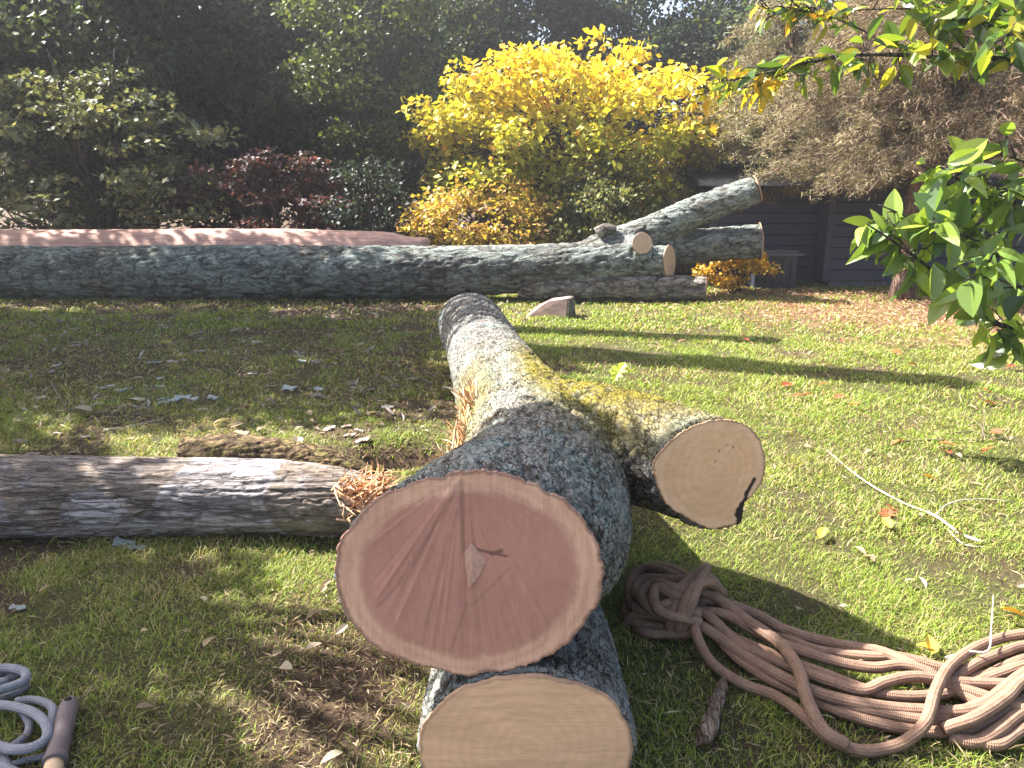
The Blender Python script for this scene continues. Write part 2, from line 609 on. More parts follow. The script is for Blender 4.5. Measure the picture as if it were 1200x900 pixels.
def mat_wood(name, heart, sap, edge, apex=None, sap_at=.8, streak=(1, 1), rot=.0, ring_amt=.25, dark=None):
    t = NT(name)
    v = t.coord()
    rad = t.attr('rad', 'Fac')
    nz = t.noise(v, 6, 4)
    rn = t.math('ADD', rad, t.math('MULTIPLY', t.math('SUBTRACT', nz, .5), .09))
    # saw marks: fine parallel streaks
    mp = t.n('ShaderNodeMapping')
    mp.inputs['Rotation'].default_value = (0, 0, rot)
    mp.inputs['Scale'].default_value = (streak[0], streak[1], 1)
    t.l(v, mp.inputs[0])
    s = t.noise(mp.outputs[0], 6, 8, .72, 1.1)
    c = t.ramp(rn, [(sap_at - .035, heart), (sap_at + .03, sap), (.965, sap), (.985, edge)])
    c = t.mix(ring_amt * 1.6, c, t.ramp(s, [(.3, tuple(x * .55 for x in heart)), (.7, tuple(min(1, x * 1.35) for x in sap))]))
    wv = t.n('ShaderNodeTexWave', wave_type='RINGS', rings_direction='Z')
    wv.inputs['Scale'].default_value = 9
    wv.inputs['Distortion'].default_value = 5
    wv.inputs['Detail'].default_value = 3
    t.l(v, wv.inputs[0])
    c = t.mix(t.math('MULTIPLY', wv.outputs[0], .16), c, tuple(x * .6 for x in heart))
    # chain-saw scoring: fine parallel scratches at a slant
    m2 = t.n('ShaderNodeMapping')
    m2.inputs['Rotation'].default_value = (0, 0, rot + .5)
    m2.inputs['Scale'].default_value = (2, 60, 1)
    t.l(v, m2.inputs[0])
    sc_ = t.noise(m2.outputs[0], 3, 5, .7)
    c = t.mix(t.ramp(sc_, [(.5, 0.0), (.75, .16)]), c, tuple(min(1, x * 1.35) for x in sap))
    s = t.math('ADD', s, t.math('MULTIPLY', sc_, .5))
    if apex:
        # fibres torn out in a fan from the hinge at the top of the face
        sx = t.n('ShaderNodeSeparateXYZ')
        t.l(v, sx.inputs[0])
        an = t.math('ARCTAN2', t.math('SUBTRACT', sx.outputs[0], apex[0]), t.math('SUBTRACT', apex[1], sx.outputs[1]))
        cb = t.n('ShaderNodeCombineXYZ')
        t.l(t.math('MULTIPLY', an, 95), cb.inputs[0])
        t.l(t.math('MULTIPLY', sx.outputs[1], 1.2), cb.inputs[1])
        fn = t.noise(cb.outputs[0], 1.0, 8, .75)
        inside = t.ramp(rn, [(sap_at - .02, 1.0), (sap_at + .05, .12)])
        fc = t.ramp(fn, [(.25, tuple(x * .72 for x in heart)), (.5, heart), (.78, tuple(min(1, x * 1.3) for x in heart))])
        c = t.mix(t.math('MULTIPLY', inside, .75), c, fc)
        s = t.math('ADD', s, t.math('MULTIPLY', fn, 1.0))
    st = t.noise(v, 3.2, 5, .6)
    c = t.mix(t.ramp(st, [(.45, 0.0), (.8, .45)]), c, tuple(x * .62 for x in heart))
    fl = t.noise(v, 90, 3, .6)
    c = t.mix(t.ramp(fl, [(.62, 0.0), (.75, .3)]), c, tuple(x * .5 for x in heart))
    c = t.mix(t.attr('mark', 'Fac'), c, dark or (.03, .02, .018))
    return t.done(c, .75, t.bump(s, .35, .006), .2)

M_cut_main = mat_wood('cut_wood_red', (.50, .24, .19), (.80, .48, .34), (.11, .06, .04), (-.02, .30), .80, (9, .8))
M_cut_low = mat_wood('cut_wood_tan', (.75, .465, .29), (.75, .46, .29), (.16, .09, .055), None, .86, (.5, 4.5), R(6), .30)
M_cut_stub = mat_wood('cut_wood_pale', (.80, .47, .25), (.82, .51, .31), (.12, .06, .04), None, .85, (1.5, 4), R(30), .2)
M_cut_far = mat_wood('cut_wood_far', (.55, .37, .25), (.6, .43, .3), (.2, .12, .08), None, .8, (2, 4))
M_pink = mat_wood('cut_wood_pink', (.55, .34, .27), (.6, .4, .32), (.3, .2, .15), None, .8, (2, 3))
M_splint = mat_vcol('splintered_wood', .7, .2, .35, 90)

# ================================================================== SETTING
def build_ground():
    xs, ys = [], []
    r = np.concatenate([np.linspace(0, 16, 150), np.geomspace(16.4, 400, 26)])
    gx = np.concatenate([-r[::-1][:-1], r])
    ry = np.concatenate([np.linspace(-4, 16, 190), np.geomspace(16.4, 400, 26)])
    gy = np.concatenate([-np.geomspace(4.4, 300, 14)[::-1], ry])
    X, Y = np.meshgrid(gx, gy)
    Z = groundz(X.ravel(), Y.ravel())
    V = np.stack([X.ravel(), Y.ravel(), Z], 1)
    ny, nx = X.shape
    i = (np.arange(ny - 1)[:, None] * nx + np.arange(nx - 1)[None]).ravel()
    T = np.concatenate([np.stack([i, i + 1, i + nx + 1], 1), np.stack([i, i + nx + 1, i + nx], 1)])
    me = np_mesh('ground', V, T)
    B = bare(V[:, 0], V[:, 1])
    a = me.attributes.new('bare', 'FLOAT', 'POINT')
    a.data.foreach_set('value', B.astype(np.float32))
    a = me.attributes.new('needles', 'FLOAT', 'POINT')
    a.data.foreach_set('value', needle_zone(V[:, 0], V[:, 1]).astype(np.float32))
    t = NT('ground_soil')
    v = t.coord()
    n1 = t.noise(v, 1.4, 6, .6)
    n2 = t.noise(v, 26, 8, .75)
    n3 = t.noise(v, 140, 4, .7)
    n5 = t.noise(v, 75, 8, .8)
    green = t.ramp(n5, [(.34, (.035, .036, .016)), (.5, (.12, .125, .045)), (.64, (.30, .27, .12))])
    soil = t.ramp(n2, [(.3, (.05, .034, .024)), (.55, (.13, .09, .06)), (.75, (.24, .18, .12))])
    ndl = t.ramp(t.noise(v, 60, 6, .8), [(.3, (.10, .06, .04)), (.5, (.26, .15, .09)), (.75, (.42, .27, .17))])
    thin = t.ramp(n1, [(.42, 0.0), (.68, .75)])
    bm = t.math('ADD', t.attr('bare', 'Fac'), t.math('MULTIPLY', t.math('SUBTRACT', n2, .5), .9))
    fac = t.math('MAXIMUM', t.ramp(bm, [(.4, 0.0), (.6, 1.0)]), thin)
    c = t.mix(fac, green, soil)
    nm = t.math('ADD', t.attr('needles', 'Fac'), t.math('MULTIPLY', t.math('SUBTRACT', t.noise(v, 3, 6, .7), .5), 1.0))
    c = t.mix(t.ramp(nm, [(.4, 0.0), (.65, .95)]), c, ndl)
    h = t.math('ADD', t.math('ADD', n2, t.math('MULTIPLY', n3, .5)), n5)
    t.done(c, .95, t.bump(h, 1.0, .04), .1)
    o = link('ground', me, t.m)
    tag(o, kind='structure')

def blob(x, y, cx, cy, rx, ry, rot=0):
    dx, dy = x - cx, y - cy
    c, s = math.cos(rot), math.sin(rot)
    return np.exp(-(((dx * c + dy * s) / rx) ** 2 + ((-dx * s + dy * c) / ry) ** 2))

def bare(x, y):
    b = blob(x, y, -.62, 2.3, .32, .40) * 1.1
    b = np.maximum(b, blob(x, y, -.72, 4.78, .36, .24) * 1.6)
    b = np.maximum(b, blob(x, y, -1.7, 10.9, 2.2, .8) * 1.1)          # scraped strip before the far log
    b = np.maximum(b, blob(x, y, -6, 10.9, 4, .5) * .9)
    b = np.maximum(b, blob(x, y, -2.9, 5.6, 1.0, .25, -.25) * .9)
    b = np.maximum(b, blob(x, y, -3.6, 7.2, 2.0, .9) * .62)
    b = np.maximum(b, .5 * sstep(5.3, 6.2, y) * sstep(10.5, 9, y) * sstep(-.3, -.8, x))
    b = np.maximum(b, blob(x, y, -.5, 6.5, .5, 1.4) * .75)
    b = np.maximum(b, blob(x, y, .6, 10.6, 1.6, .35) * .6)
    q = np.stack([x * 1.7, y * 1.9, x * 0], 1)
    b = np.maximum(b, .95 * sstep(.55, .68, fbm(q, 3, 91)) * sstep(.1, -.5, x))
    b = np.maximum(b, .6 * sstep(.58, .70, fbm(q * .8, 3, 92)))
    b = np.maximum(b, sstep(14.0, 16.0, y) * 1.0)
    b = np.maximum(b, blob(x, y, 0, 2.3, .55, 1.2) * .6)
    return b

def needle_zone(x, y):
    k = blob(x, y, 6.4, 10.6, 3.6, 2.0) * 1.2
    k = np.maximum(k, blob(x, y, 4.6, 12.2, 2.6, 1.0))
    k = np.maximum(k, blob(x, y, 5.0, 8.6, 1.8, .7) * .6)
    return k

build_ground()

def build_flare_veil():  # air volume added to imitate the pale veil of lens flare
    mb = MB()
    mb.box((-402, -302, -1.6), (402, 402, 12.5))
    m = bpy.data.materials.new('flare_veil')
    m.use_nodes = True
    nt = m.node_tree
    nt.nodes.remove(nt.nodes['Principled BSDF'])
    pv = nt.nodes.new('ShaderNodeVolumePrincipled')
    pv.inputs['Color'].default_value = (.93, .94, 1.0, 1)
    pv.inputs['Density'].default_value = .0025
    pv.inputs['Anisotropy'].default_value = .62
    nt.links.new(pv.outputs[0], nt.nodes['Material Output'].inputs['Volume'])
    o = mb.build('haze_veil', m, None, False)
    tag(o, 'thin pale veil added over the yard, standing in for lens flare', 'haze_veil', kind='stuff')
build_flare_veil()

# --- grass: nobody could count it, one mesh of bent blades
def build_grass():
    mb = MB()
    def patch(x0, x1, y0, y1, dens, hgt, wid, seed):
        rng = np.random.default_rng(seed)
        n = int((x1 - x0) * (y1 - y0) * dens)
        x = rng.uniform(x0, x1, n)
        y = rng.uniform(y0, y1, n)
        # only what can stand in or near the picture
        k = np.abs(x) < (.70 * y + .7)
        x, y = x[k], y[k]
        p = np.stack([x, y, x * 0], 1)
        tuft = fbm(p * 3.2, 3, 21)
        thin = fbm(p * .9, 3, 33)
        keep = rng.random(len(x)) < np.clip((tuft - .16) * 3.0, .12, 1) * np.clip(1.25 - 1.15 * bare(x, y), 0, 1) * np.clip(1.1 - .85 * needle_zone(x, y), 0.05, 1) * np.clip(.45 + (thin - .3) * 3, .45, 1)
        x, y, p, tuft, thin = x[keep], y[keep], p[keep], tuft[keep], thin[keep]
        n = len(x)
        z = groundz(x, y)
        h = hgt * rng.uniform(.35, 1.15, n) * (.55 + .9 * tuft)
        a = rng.uniform(0, 2 * math.pi, n)
        lean = rng.uniform(.3, 1.9, n) * h
        la = rng.uniform(0, 2 * math.pi, n)
        dx, dy = np.cos(la), np.sin(la)
        wx, wy = -dy * wid * rng.uniform(.6, 1.2, n), dx * wid * rng.uniform(.6, 1.2, n)
        b = np.stack([x, y, z - .004], 1)
        W = np.stack([wx, wy, wx * 0], 1)
        mid = b + np.stack([dx * lean * .35, dy * lean * .35, h * .6], 1)
        tip = b + np.stack([dx * lean, dy * lean, h * .95], 1)
        V = np.stack([b - W, b + W, mid + W * .8, mid - W * .8, tip], 1).reshape(-1, 3)
        i = np.arange(n)[:, None, None] * 5
        T = (i + np.array([[0, 1, 2], [0, 2, 3], [3, 2, 4]])[None]).reshape(-1, 3)
        dry = np.clip((fbm(p * 1.3, 3, 44) - .42) * 2.5, 0, 1)
        dry = np.maximum(dry, needle_zone(x, y) * .8) * .6
        g1, g2, g3 = np.array([.13, .215, .026]), np.array([.31, .38, .05]), np.array([.48, .40, .19])
        u = rng.random(n)[:, None]
        c = g1 * (1 - u) + g2 * u
        isdry = (rng.random(n) < .20 - .11 * sstep(-.3, .8, x) + .6 * dry)[:, None]
        c = np.where(isdry, g3 * rng.uniform(.6, 1.15, n)[:, None], c) * rng.uniform(.75, 1.15, n)[:, None]
        mb.add(V, T, np.repeat(c, 5, 0))
    patch(-2.8, 3.0, 1.2, 3.4, 17000, .032, .0017, 1)
    patch(-4.8, 4.8, 3.4, 5.8, 8000, .034, .0026, 2)
    patch(-7.5, 7.5, 5.8, 9.0, 3300, .040, .0042, 3)
    patch(-10.5, 10.5, 9.0, 14.5, 1300, .048, .0080, 4)
    o = mb.build('grass', M_leaf, None, False)
    tag(o, 'short mown lawn grass, green and straw coloured, over the yard', 'grass', kind='stuff')
build_grass()

# --- house with dark lap siding at the far right
def build_house():
    wall_y = 13.6
    x0 = 3.45
    root = thing('house', 'low house with dark navy lap siding behind the conifer at right', 'house', (x0, wall_y, 0))
    t = NT('dark_siding')
    v = t.coord((.4, 1, 6))
    n = t.noise(v, 9, 5)
    t.done(t.mix(n, (.026, .026, .052), (.046, .046, .085)), .55, t.bump(n, .1, .004), .3)
    t2 = NT('dark_siding_plum')
    n = t2.noise(t2.coord((.4, 1, 6)), 9, 5)
    t2.done(t2.mix(n, (.042, .038, .06), (.06, .054, .08)), .55, None, .3)
    def siding(xa, xb, y, ht, nm, m):
        mb = MB()
        k = 0
        z = .12
        while z < ht:
            a = [(xa, y - .034, z), (xb, y - .034, z), (xb, y - .006, z + .168), (xa, y - .006, z + .168), (xa, y + .1, z), (xb, y + .1, z), (xb, y + .1, z + .168), (xa, y + .1, z + .168)]
            q = [(0, 1, 2, 3), (0, 4, 5, 1), (3, 2, 6, 7), (0, 3, 7, 4), (1, 5, 6, 2), (4, 7, 6, 5)]
            T = []
            for f in q:
                T += [(f[0], f[1], f[2]), (f[0], f[2], f[3])]
            mb.add(a, T)
            z += .185
            k += 1
        return mb.build(nm, m, root, False)
    siding(x0, 5.35, wall_y, 1.62, 'wall', t.m)
    siding(5.352, 12.5, wall_y - .45, 1.62, 'wall', t2.m)
    mb = MB()
    mb.box((5.25, wall_y - .48, .1), (5.35, wall_y - .03, 1.66))
    mb.build('corner_trim', t2.m, root, False)
    mb = MB()
    mb.box((x0 - .05, wall_y - .04, .1), (x0 + .06, wall_y + .06, 1.66))
    mb.build('corner_trim', t2.m, root, False)
    mb = MB()
    mb.box((x0 + .02, wall_y + .05, -.1), (12.4, wall_y + 5, .13))
    f = NT('foundation')
    n = f.noise(f.coord(), 14, 6)
    f.done(f.ramp(n, [(.3, (.09, .09, .1)), (.7, (.2, .2, .21))]), .9)
    mb.box((5.4, wall_y - .4, -.1), (12.4, wall_y + .04, .12))
    mb.build('foundation', f.m, root, False)
    mb = MB()
    v = [(x0 - .3, wall_y - .8, 1.67), (12.8, wall_y - .8, 1.67), (12.8, wall_y + 2.6, 2.1), (x0 - .3, wall_y + 2.6, 2.1), (x0 - .3, wall_y + 6, 1.67), (12.8, wall_y + 6, 1.67)]
    T = [(0, 1, 2), (0, 2, 3), (3, 2, 5), (3, 5, 4), (0, 3, 4), (1, 5, 2), (0, 4, 5), (0, 5, 1)]
    mb.add(v, T)
    rt = NT('roof_shingle')
    n = rt.noise(rt.coord(), 20, 5)
    rt.done(rt.ramp(n, [(.3, (.010, .010, .012)), (.7, (.024, .023, .023))]), .95, None, .0)
    mb.build('roof', rt.m, root, False)
    mb = MB()
    mb.box((x0, wall_y + .1, .1), (12.3, wall_y + 4.9, 1.66))
    mb.build('inner_wall', t.m, root, False)
    # storage box against the wall
    bx = thing('storage_box', 'dark plastic storage box with pale lid edge against the house wall', 'storage box', (4.35, wall_y - .45, gz(4.35, wall_y - .45)))
    b = bx.location
    mb = MB()
    zb = b.z
    mb.box((b.x - .34, b.y - .33, zb), (b.x + .34, b.y + .3, zb + .55))
    for k in range(5):
        mb.box((b.x - .28 + k * .13, b.y - .345, zb + .05), (b.x - .22 + k * .13, b.y - .331, zb + .5))
    p = NT('dark_plastic')
    n = p.noise(p.coord(), 6, 3)
    p.done(p.mix(n, (.016, .02, .032), (.028, .033, .05)), .45, None, .4)
    mb.build('box_body', p.m, bx, False)
    lid = MB()
    lid.box((b.x - .42, b.y - .39, zb + .553), (b.x + .42, b.y + .34, zb + .60))
    lid.box((b.x - .36, b.y - .3, zb + .601), (b.x + .36, b.y + .26, zb + .64))
    p2 = NT('lid_plastic')
    p2.done((.05, .055, .075), .3, None, .5)
    lid.build('lid', p2.m, bx, False)
build_house()

# ================================================================== FOREGROUND TRUNK
def build_main_trunk():
    root = thing('felled_trunk', 'big lichen-covered felled trunk with red sawn end, lying lengthwise in the foreground', 'felled trunk', (-.05, 4.4, 0))
    mb = MB()
    # x, y, z, r : from the near cut to the far end
    ax = np.array([(-.115, 1.95, .653, .368), (-.06, 2.1, .64, .368), (.01, 2.3, .61, .360), (.10, 2.72, .575, .338), (.075, 3.35, .565, .312),
                   (-.06, 4.38, .535, .285), (-.22, 6.0, .42, .295), (-.41, 7.75, .33, .325)])
    q = cr(ax, 60)
    e = np.interp(q[:, 1], [1.95, 2.5, 3.2], [.87, .93, 1.0])
    # ellipse near the cut, circle further on: sweep piecewise with its own vertical squash
    P = q[:, :3]
    t = np.gradient(P, axis=0)
    t /= np.linalg.norm(t, axis=1)[:, None]
    # the near cut is a plane facing the camera: shear the first rings into it
    a = np.linspace(0, 2 * math.pi, 96, endpoint=False)
    V = []
    for k in range(len(P)):
        s = np.cross(t[k], [0, 0, 1.0])
        s /= np.linalg.norm(s)
        u = np.cross(s, t[k])
        w_ = 1 - sstep(1.95, 2.6, P[k, 1])
        s = s * (1 - w_) + np.array([1.0, 0, 0]) * w_
        u = u * (1 - w_) + np.array([0, 0, 1.0]) * w_
        r = q[k, 3] * (1 + .018 * np.sin(2 * a + .6 + P[k, 1]) + .015 * np.sin(3 * a + 1.3 * P[k, 1]))
        # slightly egg-shaped end, fuller low on the left
        r = r * (1 + w_ * (.035 * np.cos(a - R(200)) + .03 * np.cos(2 * (a - R(28)))))
        V.append(P[k] + r[:, None] * (np.cos(a)[:, None] * s + e[k] * np.sin(a)[:, None] * u))
    def closed(V):
        m, sd = len(V), len(V[0])
        v = np.concatenate(V)
        i = np.arange(m - 1)[:, None] * sd
        j = np.arange(sd)[None]
        j2 = (j + 1) % sd
        A, B, C_, D_ = (i + j).ravel(), (i + j2).ravel(), (i + sd + j2).ravel(), (i + sd + j).ravel()
        T = np.concatenate([np.stack([A, B, C_], 1), np.stack([A, C_, D_], 1)])
        nv = len(v)
        v = np.vstack([v, V[0].mean(0), V[-1].mean(0)])
        j = np.arange(sd)
        j2 = (j + 1) % sd
        T = np.vstack([T, np.stack([np.full(sd, nv), j2, j], 1), np.stack([np.full(sd, nv + 1), (m - 1) * sd + j, (m - 1) * sd + j2], 1)])
        return v, T
    mb.add(*closed(V))
    # the limb stub on the right: outline of its cut taken from its true cross-section
    prof = np.array([(745, 540), (742, 460), (715, 370), (640, 285), (550, 250), (460, 238), (370, 245), (290, 265), (220, 300), (150, 350), (90, 415), (85, 480), (110, 560),
                     (150, 640), (200, 690), (250, 720), (320, 765), (410, 812), (500, 812), (590, 805), (608, 740), (612, 700), (690, 640), (730, 590)], float)
    pc = np.array([420.0, 510.0])
    dpl = prof - pc
    pa = np.arctan2(-dpl[:, 1], dpl[:, 0])
    prr = np.hypot(dpl[:, 0], dpl[:, 1]) / 4.5 / FPX
    o_ = np.argsort(pa)
    pa, prr = pa[o_], prr[o_]
    c_st = D(740 + pc[0] / 4.5, 440 + pc[1] / 4.5, 2.74)
    dep = np.linalg.norm(c_st - np.array([0, 0, H_CAM]))
    n_st = np.array([.30, -.93, .14])
    n_st /= np.linalg.norm(n_st)
    u_st = np.cross([0, 0, 1.0], n_st)
    u_st /= np.linalg.norm(u_st)
    v_st = np.cross(n_st, u_st)
    root_pt = np.array([.10, 3.30, .57])
    mid_pt = np.array([.44, 3.10, .64])
    V = []
    path = cr(np.vstack([root_pt, mid_pt, c_st]), 26)
    a = np.linspace(-math.pi, math.pi, 96, endpoint=False)
    pr = np.interp(a, pa, prr, period=2 * math.pi) * dep
    tt = np.linspace(0, 1, 26)
    for k in range(26):
        tg = path[min(k + 1, 25)] - path[max(k - 1, 0)]
        tg /= np.linalg.norm(tg)
        wk = sstep(.25, .9, tt[k])
        nn = tg * (1 - wk) + n_st * wk
        nn /= np.linalg.norm(nn)
        uu = np.cross([0, 0, 1.0], nn)
        uu /= np.linalg.norm(uu)
        vv = np.cross(nn, uu)
        rk = (.25 * (1 - wk) + pr * wk) * (1 + .12 * (1 - sstep(0, .5, tt[k])))
        V.append(path[k] + rk[:, None] * (np.cos(a)[:, None] * uu + np.sin(a)[:, None] * vv))
    V[-1] = V[-1] - n_st * .0
    mb.add(*closed(V))
    capA = (np.array([-.115, 1.95, .653]), np.array([0, -1.0, 0]), .39)
    capB = (c_st, n_st, .26)
    capC = (np.array([-.41, 7.75, .33]), np.array([0, 1.0, 0]), .36)
    def moss(V, N):
        m = np.exp(-((V[:, 1] - 3.6) / .75) ** 2) * sstep(-.05, .22, V[:, 0] + .05 * V[:, 1] - .15) * sstep(.1, .6, N[:, 2])
        m = np.maximum(m, .7 * np.exp(-(((V[:, 0] - .42) / .2) ** 2 + ((V[:, 1] - 3.15) / .25) ** 2)) * sstep(0, .5, N[:, 2]))
        m = np.maximum(m, .55 * np.exp(-((V[:, 1] - 3.4) / .7) ** 2) * sstep(.05, -.25, V[:, 0]))
        return np.clip(m * 1.7, 0, 1)
    o, VV = fuse('bark', mb, .0095, 9, dict(lf=3.0, la=.021, f=27, a=.011), [capA, capB, capC], 5, M_near, root, (1, .5, 1), moss)
    # near cut
    def markA(x, y):
        m = np.zeros_like(x)
        # the short cracks by the pith
        for (xa, ya, xb, yb, wd) in ((.015, .075, .10, .055, .006), (.06, .062, .085, .07, .009), (-.005, .03, .005, -.03, .004)):
            t_ = np.clip(((x - xa) * (xb - xa) + (y - ya) * (yb - ya)) / ((xb - xa) ** 2 + (yb - ya) ** 2), 0, 1)
            d = np.hypot(x - xa - t_ * (xb - xa), y - ya - t_ * (yb - ya))
            m = np.maximum(m, 1 - sstep(wd * .4, wd, d))
        for (xa, ya, xb, yb, wd, am) in ((-.023, .27, -.20, -.03, .009, .32), (-.20, -.03, -.262, -.10, .006, .3), (-.023, .275, -.018, .06, .008, .38), (.0, .265, .01, .08, .006, .2),  # darker streaks: shade along the torn facet ridges, painted into the colour
                                     (-.012, -.09, -.06, -.24, .006, .25), (.11, .02, -.0, -.10, .005, .22), (-.03, .2, -.13, -.16, .005, .2)):
            t_ = np.clip(((x - xa) * (xb - xa) + (y - ya) * (yb - ya)) / ((xb - xa) ** 2 + (yb - ya) ** 2), 0, 1)
            d = np.hypot(x - xa - t_ * (xb - xa), y - ya - t_ * (yb - ya))
            ww = wd * (.5 + 1.0 * vnoise(np.stack([x * 60, y * 60, x * 0], 1), 6))
            m = np.maximum(m, am / .85 * (1 - sstep(ww * .3, ww * 1.3, d)))
        return m * .62
    def reliefA(x, y):
        an = np.arctan2(x + .02, .30 - y)
        rr = np.hypot(x, y)
        ins = 1 - sstep(.24, .30, rr)
        step = sstep(-.64, -.58, an) * .004 - sstep(-.04, .01, an) * .004 + sstep(.10, .55, an) * .003
        fib = (vnoise(np.stack([an.ravel() * 40, y.ravel() * 2, x.ravel() * 0], 1), 8).reshape(x.shape) - .5) * .004
        return (step + fib) * ins
    cut_face('cut_face', VV, capA[0], capA[1], .39, M_cut_main, root, rings=90, nb=300, mark=markA, relief=reliefA, inset=.008, jag=.006)
    # a torn sliver stands out at the centre of the cut
    sv = MB()
    pts = np.array([(-.02, -.012, .02), (.004, -.014, .05), (.055, -.012, -.005), (.03, -.016, -.05), (-.005, -.02, -.085), (-.018, -.014, -.02)])
    pts = pts * (.8, .5, 1)
    cc = pts.mean(0) + (0, -.005, 0)
    P = np.vstack([pts, cc]) + capA[0] + np.array([.0, 0, .045])
    back = P.copy()
    back[:, 1] = capA[0][1] - .003
    T = [(i, (i + 1) % 6, 6) for i in range(6)] + [(i, i + 7, (i + 1) % 6 + 7) for i in range(6)] + [(i, (i + 1) % 6 + 7, (i + 1) % 6) for i in range(6)]
    sv.add(np.vstack([P, back]), T, (.62, .37, .29))
    sv.build('torn_sliver', M_splint, root, False)
    def markB(x, y):
        m = np.zeros_like(x)
        k = dep / 4.5 / FPX
        line = [(590, 800), (575, 740), (612, 690), (625, 640), (655, 600), (672, 572)]
        wd = [.022, .016, .011, .010, .008, .004]
        for i in range(len(line) - 1):
            xa, ya = (line[i][0] - pc[0]) * k, -(line[i][1] - pc[1]) * k
            xb, yb = (line[i + 1][0] - pc[0]) * k, -(line[i + 1][1] - pc[1]) * k
            t_ = np.clip(((x - xa) * (xb - xa) + (y - ya) * (yb - ya)) / ((xb - xa) ** 2 + (yb - ya) ** 2), 0, 1)
            d = np.hypot(x - xa - t_ * (xb - xa), y - ya - t_ * (yb - ya))
            ww = wd[i] * (.7 + .8 * vnoise(np.stack([x * 90, y * 90, x * 0], 1), 3))
            m = np.maximum(m, 1 - sstep(ww * .6, ww, d))
        for (zx, zy, wd_) in ((465, 405, .006), (548, 392, .007), (580, 400, .004), (510, 380, .004), (440, 455, .005), (520, 420, .004)):
            d = np.hypot(x - (zx - pc[0]) * k, y + (zy - pc[1]) * k)
            m = np.maximum(m, .6 * (1 - sstep(wd_ * .5, wd_, d)))
        return m
    jg = np.random.default_rng(2)
    tho = np.linspace(-math.pi, math.pi, 220, endpoint=False)
    outl = (tho, np.interp(tho, pa, prr, period=2 * math.pi) * dep - .006 + .005 * (jg.random(220) - .5))
    stub = cut_face('cut_face', VV, c_st, n_st, .26, M_cut_stub, root, rings=70, nb=220, mark=markB, outl=outl)
    stub['label'] = 'pale tan sawn face of the limb stub with dark rot at lower right'
    # orange splinters torn out of the left flank
    sp = MB()
    rng = np.random.default_rng(5)
    for k in range(170):
        f = rng.random()
        b = np.array([-.235 - .05 * rng.random() + .09 * f, 2.62 + .85 * f, .60 + .17 * f + rng.uniform(-.12, .06)])
        d = np.array([rng.uniform(-.5, .1), rng.uniform(-.25, .6), rng.uniform(.1, .9)])
        d /= np.linalg.norm(d)
        L = rng.uniform(.03, .10)
        col = np.array([.60, .29, .13]) * rng.uniform(.6, 1.3) if rng.random() < .6 else np.array([.7, .5, .3])
        sp.tube([b - d * .03, b + d * L * .5, b + d * L + rng.normal(0, .01, 3)], [.0048 * rng.uniform(.4, 1.3), .0035, .0006], 4, None, col)
    sp.build('splinters', M_splint, root, False)
    rd = ray(717, 449)
    rd /= np.linalg.norm(rd)
    q_ = VV - np.array([0, 0, H_CAM])
    al = q_ @ rd
    off = np.linalg.norm(q_ - al[:, None] * rd, axis=1)
    ok = off < .012
    return VV[ok][np.argmin(al[ok])] if ok.any() else VV[np.argmin(off)]

SHOULDER = build_main_trunk()

def build_lower_log():
    root = thing('lower_log', 'short lichen-covered log with tan oval sawn end, underneath the big trunk', 'log', (.08, 2.5, 0))
    mb = MB()
    c = np.array([.045, 1.93, .10])
    P = np.array([(c[0], c[1], c[2]), (.05, 2.2, .08), (.055, 2.7, .03), (.06, 3.3, 0)])
    mb.tube(P, [.325, .325, .31, .28], 72, 30, ell=.80)
    cap = (c, np.array([0, -1.0, 0]), .34)
    # straighten the end plane
    o, VV = fuse('bark', mb, .0105, 6, dict(lf=2.8, la=.014, f=27, a=.010), [cap, (np.array([.06, 3.3, 0]), np.array([0, 1.0, 0]), .3)], 9, M_near, root, (1, .5, 1))
    cut_face('cut_face', VV, c, np.array([0, -1.0, 0]), .34, M_cut_low, root, rings=50, nb=240, inset=.010)
build_lower_log()

